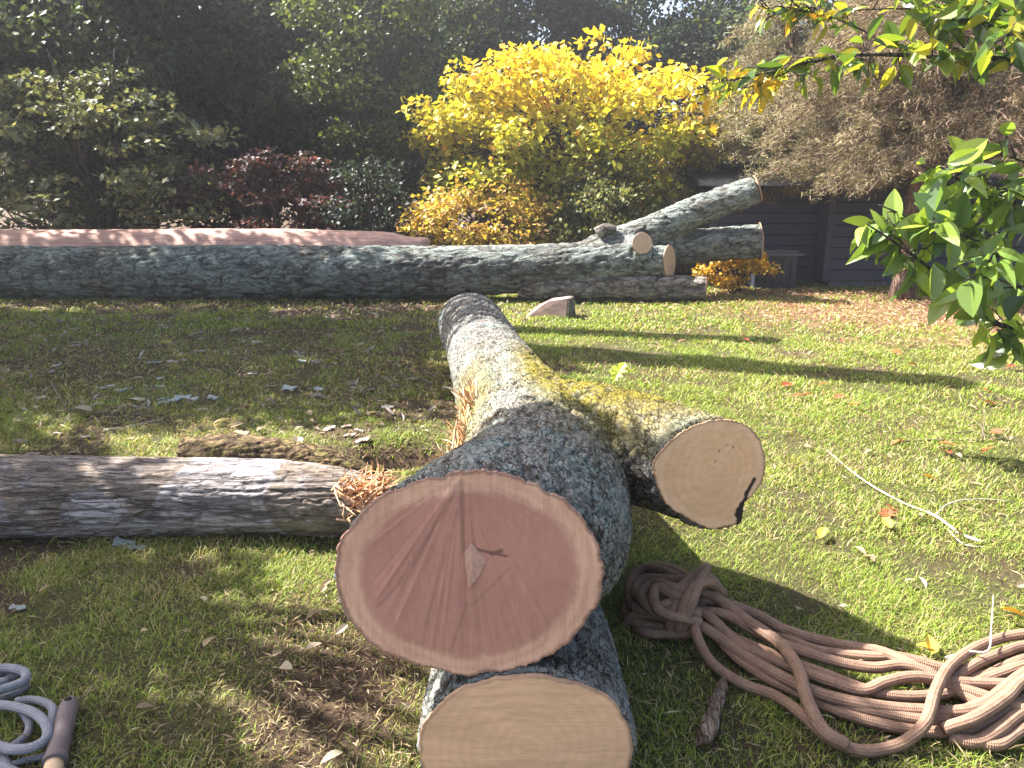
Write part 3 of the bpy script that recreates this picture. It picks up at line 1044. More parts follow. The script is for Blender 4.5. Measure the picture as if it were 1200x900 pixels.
def build_left_log():
    yb = 3.62
    root = thing('split_log', 'grey furrowed log with splintered orange end, at the left', 'log', (-1.9, yb, 0))
    mb = MB()
    P = [(-3.6, 3.58, .19), (-2.6, 3.60, .19), (-1.8, 3.62, .18), (-1.2, 3.61, .185), (-.85, 3.58, .165), (-.66, 3.55, .15)]
    mb.tube(P, [.215, .208, .198, .185, .17, .13], 64, 40)
    def moss(V, N):
        return .6 * (fbm(V * 2.2, 2, 3) > .55)
    o, VV = fuse('bark', mb, .009, 5, dict(lf=1.6, la=.010, f=34, a=.0075, warp=.7), [], 15, M_grey, root, (.12, 1, 1), moss)
    sp = MB()
    rng = np.random.default_rng(8)
    for k in range(330):
        b = np.array([-.86 + .24 * rng.random() ** .7, 3.46 + rng.uniform(-.05, .14), .19 + rng.uniform(-.06, .12)])
        d = np.array([rng.uniform(-.15, 1), rng.uniform(-.55, .3), rng.uniform(-.25, .75)])
        d /= np.linalg.norm(d)
        L = rng.uniform(.04, .14)
        col = np.array([.62, .30, .14]) * rng.uniform(.55, 1.3) if rng.random() < .6 else np.array([.66, .44, .28])
        sp.tube([b - d * .04, b + d * L * .5 + rng.normal(0, .006, 3), b + d * L + rng.normal(0, .012, 3)], [.0055 * rng.uniform(.4, 1.4), .004, .0006], 4, None, col)
    # broad torn slab among the fibres
    for k in range(7):
        b = np.array([-.8 + .03 * k, 3.44 + rng.uniform(-.02, .05), .17 + rng.uniform(-.03, .07)])
        d = np.array([1, -.25, rng.uniform(-.5, .3)])
        sp.tube([b - d * .08, b + d * .05, b + d * .16], [.02, .018, .002], 5, None, np.array([.62, .36, .24]) * rng.uniform(.8, 1.2))
    sp.build('splinters', M_splint, root, False)
    ms = thing('mossy_limb', 'short mossy dark-barked limb piece leaning on the back of the grey split log', 'limb', (-1.3, 3.85, .22))
    mb = MB()
    mb.tube([(-1.74, 3.87, .315), (-1.5, 3.865, .325), (-1.2, 3.84, .305), (-.95, 3.80, .27), (-.72, 3.75, .22)], [.088, .105, .10, .085, .055], 40, 26, ell=1.0)
    fuse('bark', mb, .011, 3, dict(lf=3, la=.014, f=34, a=.009), [], 19, M_mossy, ms, (.4, 1, 1))
build_left_log()

# ================================================================== FAR LOGS
def build_far_logs():
    y0 = 11.75
    root = thing('fallen_tree', 'long pale-green lichen-covered fallen tree lying crosswise behind the trunk, forked at its right end', 'fallen tree', (-2, y0, 0))
    mb = MB()
    P = [(-9.2, 11.9, .36), (-6.5, 11.85, .375), (-3.5, 11.8, .40), (-.6, 11.75, .43), (.9, 11.7, .50), (1.7, 11.65, .57), (2.32, 11.55, .585)]
    rr = [.43, .42, .41, .40, .375, .325, .24]
    mb.tube(P, rr, 40, 60)
    eB = D(886, 222, 11.9)
    mb.tube([(.75, 11.8, .58), (1.5, 11.88, .80), tuple(D(760, 272, 11.92)), tuple(D(820, 246, 11.95)), tuple(eB)], [.20, .26, .25, .235, .20], 30, 30)
    eC = D(889, 283, 12.15)
    mb.tube([(1.1, 11.95, .55), tuple(D(770, 292, 12.1)), tuple(eC)], [.25, .27, .275], 30, 20)
    nk = D(752, 285, 11.36)
    mb.tube([(1.75, 11.7, .78), tuple(nk)], [.19, .155], 24, 6)
    eA = np.array([2.32, 11.55, .585])
    def nrm(a):
        return np.asarray(a, float) / np.linalg.norm(a)
    nA = nrm(eA - np.array(P[-2]))
    nB = nrm(eB - D(820, 246, 11.95))
    nC = nrm(eC - D(770, 292, 12.1))
    nK = nrm(nk - np.array([1.75, 11.7, .78]))
    nA = nrm(nA + np.array([0, -.45, .05]))
    nC = nrm(nC + np.array([0, -.12, 0]))
    caps = [(eA, nA, .25), (eB, nB, .22), (eC, nC, .29), (nk, nK, .17)]
    o, VV = fuse('bark', mb, .026, 4, dict(lf=1.3, la=.038, f=11, a=.020), caps, 25, M_far, root, (.35, 1, 1))
    for c, n, r in caps:
        th_ = np.linspace(-math.pi, math.pi, 60, endpoint=False)
        cut_face('cut_face', VV, c + n * .01, n, r, M_cut_far, root, rings=14, proud=.012, outl=(th_, (r - .012) * (1 + .03 * np.sin(2 * th_ + r * 40) + .02 * np.sin(5 * th_))))
    # broken stub on the top
    st = MB()
    b = D(700, 270, 11.7)
    st.tube([b + (0, 0, -.05), b + (.12, 0, .02), b + (.28, 0, .02)], [.10, .085, .05], 14, 10)
    st.build('broken_stub', M_limb, root)
    low = thing('small_log', 'smaller grey log with sawn right end, beneath the fork of the fallen tree', 'log', (1.6, 11.5, 0))
    mb = MB()
    P = [(.1, 11.6, .2), (1.5, 11.5, .2), tuple(D(826, 339, 11.45))]
    mb.tube(P, [.215, .21, .20], 30, 20)
    e = D(826, 339, 11.45)
    n = nrm(e - np.array(P[1]))
    n = nrm(n + np.array([0, -.12, 0]))
    o, VV = fuse('bark', mb, .022, 3, dict(lf=1.1, la=.012, f=10, a=.014), [(e, n, .21)], 29, M_limb, low, (.3, 1, 1))
    cut_face('cut_face', VV, e, n, .21, M_cut_far, low, rings=12, nb=60, inset=.012, proud=.012, slab=.06)
    # peeled pinkish log behind
    pl = thing('peeled_log', 'long bare pinkish peeled log lying behind the fallen tree', 'log', (-5, 12.7, 0))
    mb = MB()
    z = [D(x, 273, 12.75)[2] for x in (0, 200, 320, 420, 505)]
    xs = [-10.5, -8.6, -5.8, -4.0, -2.6, -1.75, -1.35]
    zt = [.99, .985, .985, 1.0, .965, .93, .88]
    r_ = [.50, .50, .49, .49, .46, .36, .05]
    mb.tube([(x, 12.75, a - r) for x, a, r in zip(xs, zt, r_)], r_, 36, 60)
    t = NT('peeled_wood')
    v = t.coord((.12, 1, 1))
    n1 = t.noise(v, 14, 10, .75)
    n2 = t.noise(v, 3, 8, .7)
    c = t.ramp(n1, [(.3, (.30, .17, .14)), (.55, (.50, .31, .25)), (.75, (.6, .42, .35))])
    c = t.mix(t.ramp(n2, [(.5, 0.0), (.7, .5)]), c, (.26, .12, .09))
    n6 = t.noise(t.coord((.035, 1, 1)), 26, 9, .75)
    c = t.mix(t.ramp(n6, [(.34, .75), (.46, 0.0)]), c, (.16, .08, .06))
    c = t.mix(t.ramp(n6, [(.56, 0.0), (.7, .5)]), c, (.72, .55, .47))
    t.done(c, .7, t.bump(n1, .5, .03), .2)
    t.m.name = 'peeled_wood'
    o, VV = fuse('peeled_stem', mb, .035, 3, dict(lf=.9, la=.03, f=4, a=.010), [], 31, t.m, pl, (.3, 1, 1))
    # wedge of wood from the felling notch
    g = G(647, 371)
    wd = thing('wood_wedge', 'pink sawn wedge of wood on the grass before the fallen tree', 'wood wedge', (g[0], g[1], 0))
    mb = MB()
    pts = np.array([(-.36, -.05, -.01), (.17, -.14, -.01), (.28, .12, -.01), (-.2, .24, -.01), (-.34, .0, .015), (.19, -.10, .255), (.255, .1, .26), (-.16, .2, .13), (-.06, -.06, .215), (.02, .17, .22)])
    import bmesh
    bm = bmesh.new()
    for p in pts:
        bm.verts.new(p + g * (1, 1, 0))
    bmesh.ops.convex_hull(bm, input=bm.verts)
    bmesh.ops.subdivide_edges(bm, edges=bm.edges, cuts=2, use_grid_fill=True)
    me = bpy.data.meshes.new('wedge_block')
    bm.to_mesh(me)
    bm.free()
    a = me.attributes.new('rad', 'FLOAT', 'POINT')
    t2 = NT('wedge_wood')
    v = t2.coord((1, 1, 3))
    n1 = t2.noise(v, 7, 6, .65)
    t2.done(t2.ramp(n1, [(.3, (.40, .24, .20)), (.7, (.62, .43, .36))]), .75, t2.bump(n1, .3, .01), .2)
    link('wedge_block', me, t2.m, wd)
    mb = MB()
    mb.tube([g + (.20, -.135, -.01), g + (.31, .14, -.01)], [.03, .03], 8)
    vv = np.array([(.175, -.15, -.01), (.295, .13, -.01), (.27, .115, .262), (.197, -.112, .258), (.205, -.155, -.01), (.325, .125, -.01), (.295, .11, .25), (.222, -.118, .25)]) + g * (1, 1, 0)
    T = []
    for f in [(0, 1, 2, 3), (4, 7, 6, 5), (0, 4, 5, 1), (3, 2, 6, 7), (0, 3, 7, 4), (1, 5, 6, 2)]:
        T += [(f[0], f[1], f[2]), (f[0], f[2], f[3])]
    mb2 = MB()
    mb2.add(vv, T)
    mb2.build('bark', M_limb, wd, False)
build_far_logs()

# ================================================================== TREES
DIAM = np.array([(0, 0, 0), (-.36, .45, .06), (0, 1, -.05), (.36, .45, .06)])
DIAM_T = [(0, 2, 1), (0, 3, 2)]
def ovate(wd=.55, curl=.12, fold=.10, n=5):
    y = np.linspace(0, 1, n + 1)
    wv = wd * .5 * np.sin(np.pi * y ** .75) ** .8
    wv[0] = .02
    wv[-1] = 0
    V, T = [], []
    for k in range(n + 1):
        zc = -curl * y[k] ** 2
        V += [(-wv[k], y[k], zc + fold * wv[k] * 2), (0, y[k], zc), (wv[k], y[k], zc + fold * wv[k] * 2)]
    for k in range(n):
        a = 3 * k
        T += [(a, a + 1, a + 4), (a, a + 4, a + 3), (a + 1, a + 2, a + 5), (a + 1, a + 5, a + 4)]
    return np.array(V), T

def unit(n, rng):
    v = rng.normal(0, 1, (n, 3))
    return v / np.linalg.norm(v, axis=1)[:, None]

def leafcloud(mb, centers, rad, n_each, size, pal, rng, flat=.6, upbias=.6, droop=.2, tmpl=DIAM, tri=DIAM_T, colf=None, hang=0):
    for c, r in zip(centers, rad):
        n = int(n_each * rng.uniform(.7, 1.3) * (r / np.mean(rad)) ** 2)
        if n < 3: continue
        p = unit(n, rng) * (rng.random(n) ** .45)[:, None] * r * np.array([1, 1, flat]) + c
        nn = unit(n, rng) * .8 + np.array([0, 0, upbias])
        dd = unit(n, rng) + (p - c) * .7 / r + np.array([0, 0, -droop])
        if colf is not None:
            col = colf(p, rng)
        else:
            k = rng.integers(0, len(pal), n)
            tone = rng.uniform(.75, 1.2)
            col = np.asarray(pal)[k] * (tone * rng.uniform(.75, 1.2, n))[:, None]
        mb.leaves(p, nn, dd, size * rng.uniform(.6, 1.25, n), tmpl, tri, col)

def limb(mb, a, b, r0, r1, rng, sag=.0, sides=6, n=7):
    a, b = np.asarray(a, float), np.asarray(b, float)
    L = np.linalg.norm(b - a)
    m1 = a + (b - a) * .35 + rng.normal(0, .06, 3) * L + np.array([0, 0, sag * L])
    m2 = a + (b - a) * .7 + rng.normal(0, .06, 3) * L + np.array([0, 0, sag * .7 * L])
    mb.tube([a, m1, m2, b], [r0, r0 * .7 + r1 * .3, r0 * .35 + r1 * .65, r1], sides, n)
    return m1, m2

def tree(name, label, cat, base, top, crown_c, crown_r, clumps, clump_r, n_each, size, pal, seed, group=None, stems=1, trunk_r=.12, leafmat=None, trunkmat=None,
         flat=.6, upbias=.6, droop=.2, colf=None, shell=.5, lowcut=None, tmpl=DIAM, tri=DIAM_T, extra=None):
    rng = np.random.default_rng(seed)
    base = np.array([base[0], base[1], gz(base[0], base[1])])
    root = thing(name, label, cat, tuple(base), group)
    cc = np.asarray(crown_c, float)
    cr_ = np.asarray(crown_r, float)
    C = []
    tries = 0
    while len(C) < clumps and tries < clumps * 30:
        tries += 1
        u = unit(1, rng)[0] * (shell + (1 - shell) * rng.random()) ** (1 / 2.0)
        p = cc + u * cr_
        if p[2] < (lowcut if lowcut is not None else .35): continue
        C.append(p)
    C = np.array(C)
    tb = MB()
    tops = []
    for s in range(stems):
        off = np.array([rng.uniform(-.25, .25), rng.uniform(-.15, .15), 0]) * (stems > 1)
        tp = np.array([cc[0] + rng.uniform(-.4, .4) * cr_[0] * (stems > 1), cc[1] + rng.uniform(-.3, .3) * cr_[1] * (stems > 1), top])
        b0 = base + off + np.array([0, 0, -.08])
        mid = b0 + (tp - b0) * .45 + rng.normal(0, .08, 3) * (1 if stems > 1 else .6)
        pts = cr(np.vstack([np.append(b0, trunk_r * 1.35), np.append(b0 + (mid - b0) * .2, trunk_r), np.append(mid, trunk_r * .75), np.append(tp, trunk_r * .2)]), 14)
        tb.tube(pts[:, :3], pts[:, 3], 10, None)
        tops.append(pts)
    for p in C:
        pts = tops[rng.integers(0, stems)]
        hfrac = np.clip((p[2] - base[2]) / (top - base[2]) - rng.uniform(.12, .35), .08, .9)
        k = int(hfrac * (len(pts) - 1))
        limb(tb, pts[k, :3], p, max(.35 * pts[k, 3], .012), .006, rng, .08, 5, 6)
    tb.build('trunk', trunkmat or M_trunk, root)
    lb = MB()
    rad = clump_r * rng.uniform(.65, 1.3, len(C))
    leafcloud(lb, C, rad, n_each, size, pal, rng, flat, upbias, droop, tmpl, tri, colf)
    if extra:
        extra(lb, rng)
    lb.build('crown', leafmat or M_leaf, root, False)
    return root

DARK = [(.045, .068, .034), (.06, .088, .04), (.036, .052, .032), (.10, .13, .045)]
DARK2 = [(.055, .075, .045), (.08, .105, .052), (.11, .135, .05), (.045, .06, .045)]
DARKB = [(.035, .055, .045), (.05, .072, .055), (.04, .055, .04), (.09, .115, .05)]

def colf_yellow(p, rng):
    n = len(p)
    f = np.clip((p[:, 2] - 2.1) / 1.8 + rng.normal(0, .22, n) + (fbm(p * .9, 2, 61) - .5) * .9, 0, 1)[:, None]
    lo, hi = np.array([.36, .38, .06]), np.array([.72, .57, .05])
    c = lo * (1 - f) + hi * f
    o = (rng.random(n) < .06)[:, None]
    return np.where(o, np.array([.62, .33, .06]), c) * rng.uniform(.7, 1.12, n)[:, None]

def forest():
    g = 'dark woodland trees behind the yard'
    kinds = []
    spec = [(-11.0, 20.5, 'tall dark forest tree behind the pale green tree at the left edge', 0, 1.05),
            (-7.3, 22.0, 'tall dark forest tree between the left edge and the dark red shrub', 1, 1.1),
            (-4.2, 20.8, 'tall dark forest tree rising directly behind the dark red shrub', 2, 1.05),
            (-.2, 24.5, 'dark forest tree behind the left half of the yellow tree', 0, 1.0),
            (3.4, 25.2, 'dark forest tree behind the right half of the yellow tree', 1, 1.0),
            (6.9, 24.2, 'dark forest tree behind the feathery pine', 2, .95),
            (10.8, 25.0, 'dark forest tree behind the house', 0, .85),
            (-14.6, 25.5, 'far dark forest tree showing through gaps at the left edge', 2, 1.1),
            (-9.3, 27.0, 'far dark forest tree filling gaps above the pale green tree', 0, 1.1),
            (-2.4, 28.0, 'far dark forest tree filling gaps left of the yellow tree', 1, 1.05),
            (-13.6, 17.4, 'unseen dark forest tree added beyond the left edge to shade the pale green tree', 1, 1.0),  # out of view, added so that it shades the pale green tree
            (-9.4, 18.0, 'tall dark forest tree right behind the pale green tree', 0, 1.0)]
    protos = {}
    for x, y, lab, kd, sc in spec:
        if kd not in protos:
            pal = (DARK, DARKB, DARK2)[kd]
            o = tree('forest_tree', lab, 'tree', (0, 200 + 0 * kd), 8.2, (0, 200, 4.6), (2.7, 2.4, 4.3), 120, .85, 210, .17, pal, 100 + kd, g, 1, .2, flat=.6, shell=.25, lowcut=.5)
            protos[kd] = o
            o.location = (x, y, gz(x, y))
            o.scale = (sc, sc, sc)
            o.rotation_euler = (0, 0, 0)
        else:
            o = copy_tree(protos[kd], (x, y, gz(x, y)), x * 1.7, sc)
            o['label'] = lab
forest()

# mid-distance trees and shrubs in front of the wood
def P_(px, row, y):
    return D(px, row, y)

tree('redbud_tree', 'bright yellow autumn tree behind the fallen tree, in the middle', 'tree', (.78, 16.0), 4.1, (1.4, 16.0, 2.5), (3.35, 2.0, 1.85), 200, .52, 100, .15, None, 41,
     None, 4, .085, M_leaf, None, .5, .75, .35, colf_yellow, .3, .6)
tree('dogwood_tree', 'pale grey-green leafy tree at the left edge behind the peeled log', 'tree', (-7.6, 15.2), 4.0, (-7.9, 15.0, 1.95), (2.9, 1.5, 1.85), 130, .42, 55, .15,
     [(.18, .205, .115), (.23, .25, .14), (.13, .15, .09), (.28, .28, .14)], 42, None, 3, .06, M_leaf, None, .35, .9, .5, None, .3, .4)
tree('maple_shrub', 'dark red maple shrub behind the peeled log', 'shrub', (-4.6, 14.9), 2.2, (-4.55, 14.9, 1.25), (1.9, 1.0, 1.05), 60, .42, 120, .10,
     [(.085, .032, .038), (.11, .042, .048), (.06, .028, .032), (.06, .05, .04)], 43, None, 3, .04, M_leaf, None, .4, .8, .4, None, .3, .3)
tree('green_tree', 'sun-flecked green tree to the left of the yellow tree', 'tree', (-2.9, 17.6), 6.6, (-2.95, 17.6, 3.7), (1.6, 1.4, 3.3), 80, .55, 120, .13,
     [(.06, .085, .03), (.09, .12, .035), (.15, .18, .04), (.04, .06, .025)], 44, None, 1, .12, M_leaf, None, .6, .6, .3, None, .3, .6)
tree('dark_shrub', 'dark bluish green shrub to the left of the orange shrub', 'shrub', (-2.55, 14.6), 1.9, (-2.5, 14.6, 1.05), (.95, .8, 1.0), 40, .35, 130, .09,
     [(.025, .038, .034), (.04, .055, .045), (.02, .028, .026)], 45, None, 3, .03, M_leaf, None, .6, .6, .3, None, .3, .25)
tree('orange_shrub', 'orange-brown autumn shrub below the left of the yellow tree', 'shrub', (-.75, 14.3), 1.6, (-.55, 14.3, .95), (1.75, .8, .85), 60, .36, 75, .10,
     [(.42, .25, .08), (.52, .36, .08), (.34, .2, .09), (.40, .36, .08), (.5, .42, .07)], 46, None, 3, .03, M_leaf, None, .5, .7, .3, None, .3, .25)
tree('green_shrub', 'loose olive green shrub below the right of the yellow tree', 'shrub', (1.75, 14.2), 2.1, (1.7, 14.2, 1.25), (1.05, .7, .95), 50, .34, 100, .085,
     [(.12, .14, .05), (.18, .19, .06), (.09, .11, .045), (.24, .22, .1)], 47, None, 3, .03, M_leaf, None, .6, .6, .3, None, .3, .3)
tree('yellow_shrub', 'small golden yellow shrub below the sawn limbs, near the house', 'shrub', (3.55, 12.55), .62, (3.6, 12.5, .42), (.68, .4, .32), 34, .15, 70, .075,
     [(.72, .45, .05), (.62, .34, .05), (.75, .55, .07), (.4, .3, .08)], 48, None, 4, .014, M_leaf, None, .6, .6, .3, None, .3, .14)

# conifers: whorls of drooping boughs carrying flat sprays
SPR = np.array([(-.045, 0, 0), (.045, 0, 0), (.03, .55, -.03), (-.03, .55, -.03), (0, 1, -.12)])
SPR_T = [(0, 1, 2), (0, 2, 3), (3, 2, 4)]
def conifer(name, label, base, height, low, radius, pal, seed, n_b, trunk_r, spray=.2, dens=60, droop=.55, leafmat=None, trunkmat=None, topcone=.9, pal2=None):
    rng = np.random.default_rng(seed)
    b = np.array([base[0], base[1], gz(base[0], base[1])])
    root = thing(name, label, 'conifer', tuple(b))
    tb, lb = MB(), MB()
    tb.tube([b + (0, 0, -.1), b + (0, 0, .25), b + (.04, 0, height * .5), b + (0, 0, height)], [trunk_r * 1.35, trunk_r, trunk_r * .65, .02], 14, 16)
    for k in range(n_b):
        f = rng.random() ** 1.15
        z0 = low + (height - low) * f
        az = rng.uniform(0, 2 * math.pi)
        L = radius * (1 - topcone * f) * rng.uniform(.7, 1.12)
        if 2.8 < az < 4.7 and z0 < 3.4 and pal2 is not None:
            L *= .5
        dx, dy = math.cos(az), math.sin(az)
        p0 = b + np.array([0, 0, z0])
        p1 = p0 + np.array([dx * L * .45, dy * L * .45, .06 * L])
        p2 = p0 + np.array([dx * L * .8, dy * L * .8, -droop * .35 * L])
        p3 = p0 + np.array([dx * L, dy * L, -droop * .62 * L])
        pts = cr(np.vstack([p0, p1, p2, p3]), 12)
        tb.tube(pts, np.linspace(.028, .006, 12), 5, None)
        # side twigs, spreading every way
        m = int(L * 10)
        tone_b = rng.uniform(.55, 1.35)
        for q in range(m):
            sx_ = rng.uniform(.12, 1)
            c = pts[int(sx_ * 11)]
            ta = az + rng.choice([-1, 1]) * rng.uniform(.3, 1.6)
            tl = (.22 + .5 * (1 - sx_)) * rng.uniform(.6, 1.3) * min(1, L / 1.6)
            te = c + np.array([math.cos(ta) * tl, math.sin(ta) * tl, tl * rng.uniform(-.75, .35)])
            tb.tube([c, (c + te) / 2 + (0, 0, .03), te], [.006, .004, .002], 3, None)
            n = max(5, int(dens * tl))
            tpos = rng.random(n)[:, None]
            pp = c * (1 - tpos) + te * tpos + rng.normal(0, .045, (n, 3))
            d = (te - c) / (tl + 1e-6) * .7 + unit(n, rng) * 1.0 + np.array([0, 0, -.15])
            nn = unit(n, rng) + np.array([0, 0, .5])
            if pal2 is None:
                cols = np.asarray(pal)
                col = cols[rng.integers(0, len(cols), n)]
            else:
                w2 = np.clip(.22 - (pp[:, 0] - b[0]) / radius * .9 - (pp[:, 2] - 3.0) * .12 + rng.normal(0, .15, n), 0, 1)[:, None]
                col = np.asarray(pal)[rng.integers(0, len(pal), n)] * (1 - w2) + np.asarray(pal2)[rng.integers(0, len(pal2), n)] * w2
            lb.leaves(pp, nn, d, spray * rng.uniform(.5, 1.3, n), SPR, SPR_T, col * (tone_b * rng.uniform(.65, 1.25, n))[:, None])
    tb.build('trunk', trunkmat or M_trunk_red, root)
    lb.build('crown', leafmat or M_needle, root, False)
    return root

BROWN = [(.24, .155, .11), (.33, .22, .15), (.16, .105, .08), (.22, .19, .11), (.40, .28, .20)]
FEATH = [(.25, .24, .13), (.33, .29, .17), (.18, .19, .10), (.38, .30, .19)]
conifer('spruce_tree', 'brownish spruce with bare reddish lower trunk before the house', (5.95, 11.8), 6.2, 1.85, 3.4, BROWN, 61, 290, .15, .085, 170, .36, pal2=FEATH)
conifer('pine_tree', 'feathery grey-green conifer between the yellow tree and the spruce', (5.0, 14.9), 6.6, 2.3, 2.0, FEATH, 62, 150, .12, .11, 110, .4)
conifer('juniper_shrub', 'feathery grey-green evergreen shrub behind the rising limb of the fallen tree', (3.25, 14.9), 3.1, .25, 1.3, FEATH, 64, 110, .05, .09, 150, .3, topcone=.7)
conifer('hemlock_tree', 'dark conifer beyond the house at the right edge', (10.9, 17.6), 5.2, 1.2, 2.6, [(.05, .05, .035), (.08, .07, .05), (.035, .04, .03)], 63, 130, .16, .2, 60, .45)

# --- the broad-leaved young tree that reaches in from the right
def near_tree():
    rng = np.random.default_rng(77)
    base = np.array([3.95, 4.9, gz(3.95, 4.9)])
    root = thing('magnolia_tree', 'young broad-leaved tree with glossy green leaves reaching in from the right', 'tree', tuple(base))
    tb, lb = MB(), MB()
    TV = [ovate(.50, .26, .30, 6), ovate(.44, .45, .45, 6), ovate(.56, .08, .18, 6), ovate(.5, -.15, .5, 6), ovate(.4, .6, .25, 6)]
    Y = 4.7
    fork = base + np.array([-.12, 0, .42])
    tb.tube([base + (0, 0, -.06), base + (-.05, 0, .2), fork], [.075, .06, .05], 10, 8)
    def twig_leaves(pts, n, size, pal, spread=.10, droop=.28):
        pts = np.asarray(pts)
        q = cr(pts, 24)
        for k in range(n):
            s = rng.uniform(.15, 1)
            c = q[int(s * 23)]
            tg = q[min(int(s * 23) + 1, 23)] - q[max(int(s * 23) - 1, 0)]
            tg /= np.linalg.norm(tg) + 1e-9
            d = tg * .6 + unit(1, rng)[0] * .9 + np.array([0, 0, -droop])
            d /= np.linalg.norm(d)
            ps = c + d * .05
            tb.tube([c, ps], [.003, .002], 4, None, None, False)
            nn = np.array([-.28, -.34, .75]) + unit(1, rng)[0] * .9
            col = np.asarray(pal[rng.integers(0, len(pal))]) * rng.uniform(.75, 1.2)
            T8, F8 = TV[rng.integers(0, 5)]
            T8 = T8 + np.array([1, 0, 0]) * (.12 * rng.normal() * T8[:, 1:2] ** 2)
            lb.leaves(ps[None], nn[None], d[None], np.array([size * rng.uniform(.4, 1.25)]), T8, F8, col[None])
    GR = [(.13, .21, .05), (.17, .27, .05), (.24, .34, .06), (.10, .17, .06), (.36, .45, .07)]
    YG = [(.16, .23, .03), (.22, .28, .035), (.10, .17, .03), (.34, .32, .04), (.07, .13, .025)]
    YE = [(.55, .42, .04), (.42, .38, .04), (.62, .36, .05), (.25, .3, .04)]
    def shoot(pxs, y_from, y_to, r0, leaf_n, size, pal, start=None, sub=0, subn=6, sublen=.28, droop=.28):
        ys = np.linspace(y_from, y_to, len(pxs))
        pts = [D(px, py, y) for (px, py), y in zip(pxs, ys)]
        if start is not None:
            pts = [start] + pts
        pts = np.array(pts)
        tb.tube(pts, np.linspace(r0, .004, len(pts)), 7, 22)
        twig_leaves(pts[(1 if start is not None else 0):], leaf_n, size, pal, droop=droop)
        q = cr(pts, 30)
        for k in range(sub):
            c = q[int(rng.uniform(.3, .98) * 29)]
            e = c + np.array([rng.uniform(-1, .5), rng.uniform(-.8, .8), rng.uniform(-.5, .65)]) * sublen
            m = (c + e) / 2 + rng.normal(0, .02, 3) + (0, 0, .03)
            tb.tube([c, m, e], [.005, .004, .002], 5, 6)
            twig_leaves([c, m, e], subn, size, pal, droop=droop)
    # lower sprays
    shoot([(1225, 402), (1170, 380), (1128, 350), (1090, 315), (1050, 285), (1015, 262)], 4.85, 4.5, .024, 8, .205, GR, fork, 12, 6, .27)
    shoot([(1240, 330), (1190, 300), (1140, 280), (1085, 262), (1030, 240)], 4.9, 4.6, .02, 12, .205, GR, fork, 14, 7, .28)
    shoot([(1260, 280), (1210, 250), (1160, 225), (1110, 205), (1070, 190)], 5.0, 4.7, .02, 12, .20, GR, fork, 14, 7, .25)
    shoot([(1265, 330), (1220, 345), (1190, 335), (1160, 325), (1130, 330)], 4.8, 4.4, .016, 10, .20, GR, fork, 7, 6, .25)
    shoot([(1280, 260), (1230, 215), (1200, 190), (1170, 180)], 5.0, 4.9, .018, 8, .19, GR, fork, 6, 5, .22)
    # upper limb arching across the top right
    up = base + np.array([.15, .1, 1.5])
    tb.tube([fork, base + (.1, .05, 1.0), up, D(1330, 70, 5.0)], [.05, .045, .04, .03], 8, 12)
    st = D(1330, 70, 5.0)
    shoot([(1260, 70), (1180, 69), (1090, 66), (1010, 64), (950, 72), (900, 85), (840, 97)], 5.0, 5.1, .022, 30, .15, YG, st, 24, 4, .26, .5)
    shoot([(1280, 40), (1200, 25), (1130, 15), (1060, 10), (1000, 12)], 5.0, 5.3, .018, 24, .15, YG, st, 20, 6, .28, .4)
    shoot([(950, 72), (915, 88), (885, 100), (850, 106), (812, 112)], 5.08, 5.3, .006, 20, .10, YE, None, 14, 6, .20, .5)
    shoot([(1020, 40), (980, 22), (935, 12), (900, 20)], 5.3, 5.4, .006, 18, .115, YE + YG, None, 12, 5, .24, .4)
    shoot([(1290, 20), (1240, 0), (1190, -10), (1150, 5)], 4.8, 4.5, .014, 18, .14, YG, st, 10, 5, .25, .4)
    shoot([(1280, 60), (1230, 40), (1195, 35), (1165, 50)], 4.8, 4.5, .012, 14, .13, YG, st, 8, 5, .22, .4)
    tb.build('trunk', M_trunk, root)
    lb.build('crown', M_leaf_gloss, root, False)
near_tree()

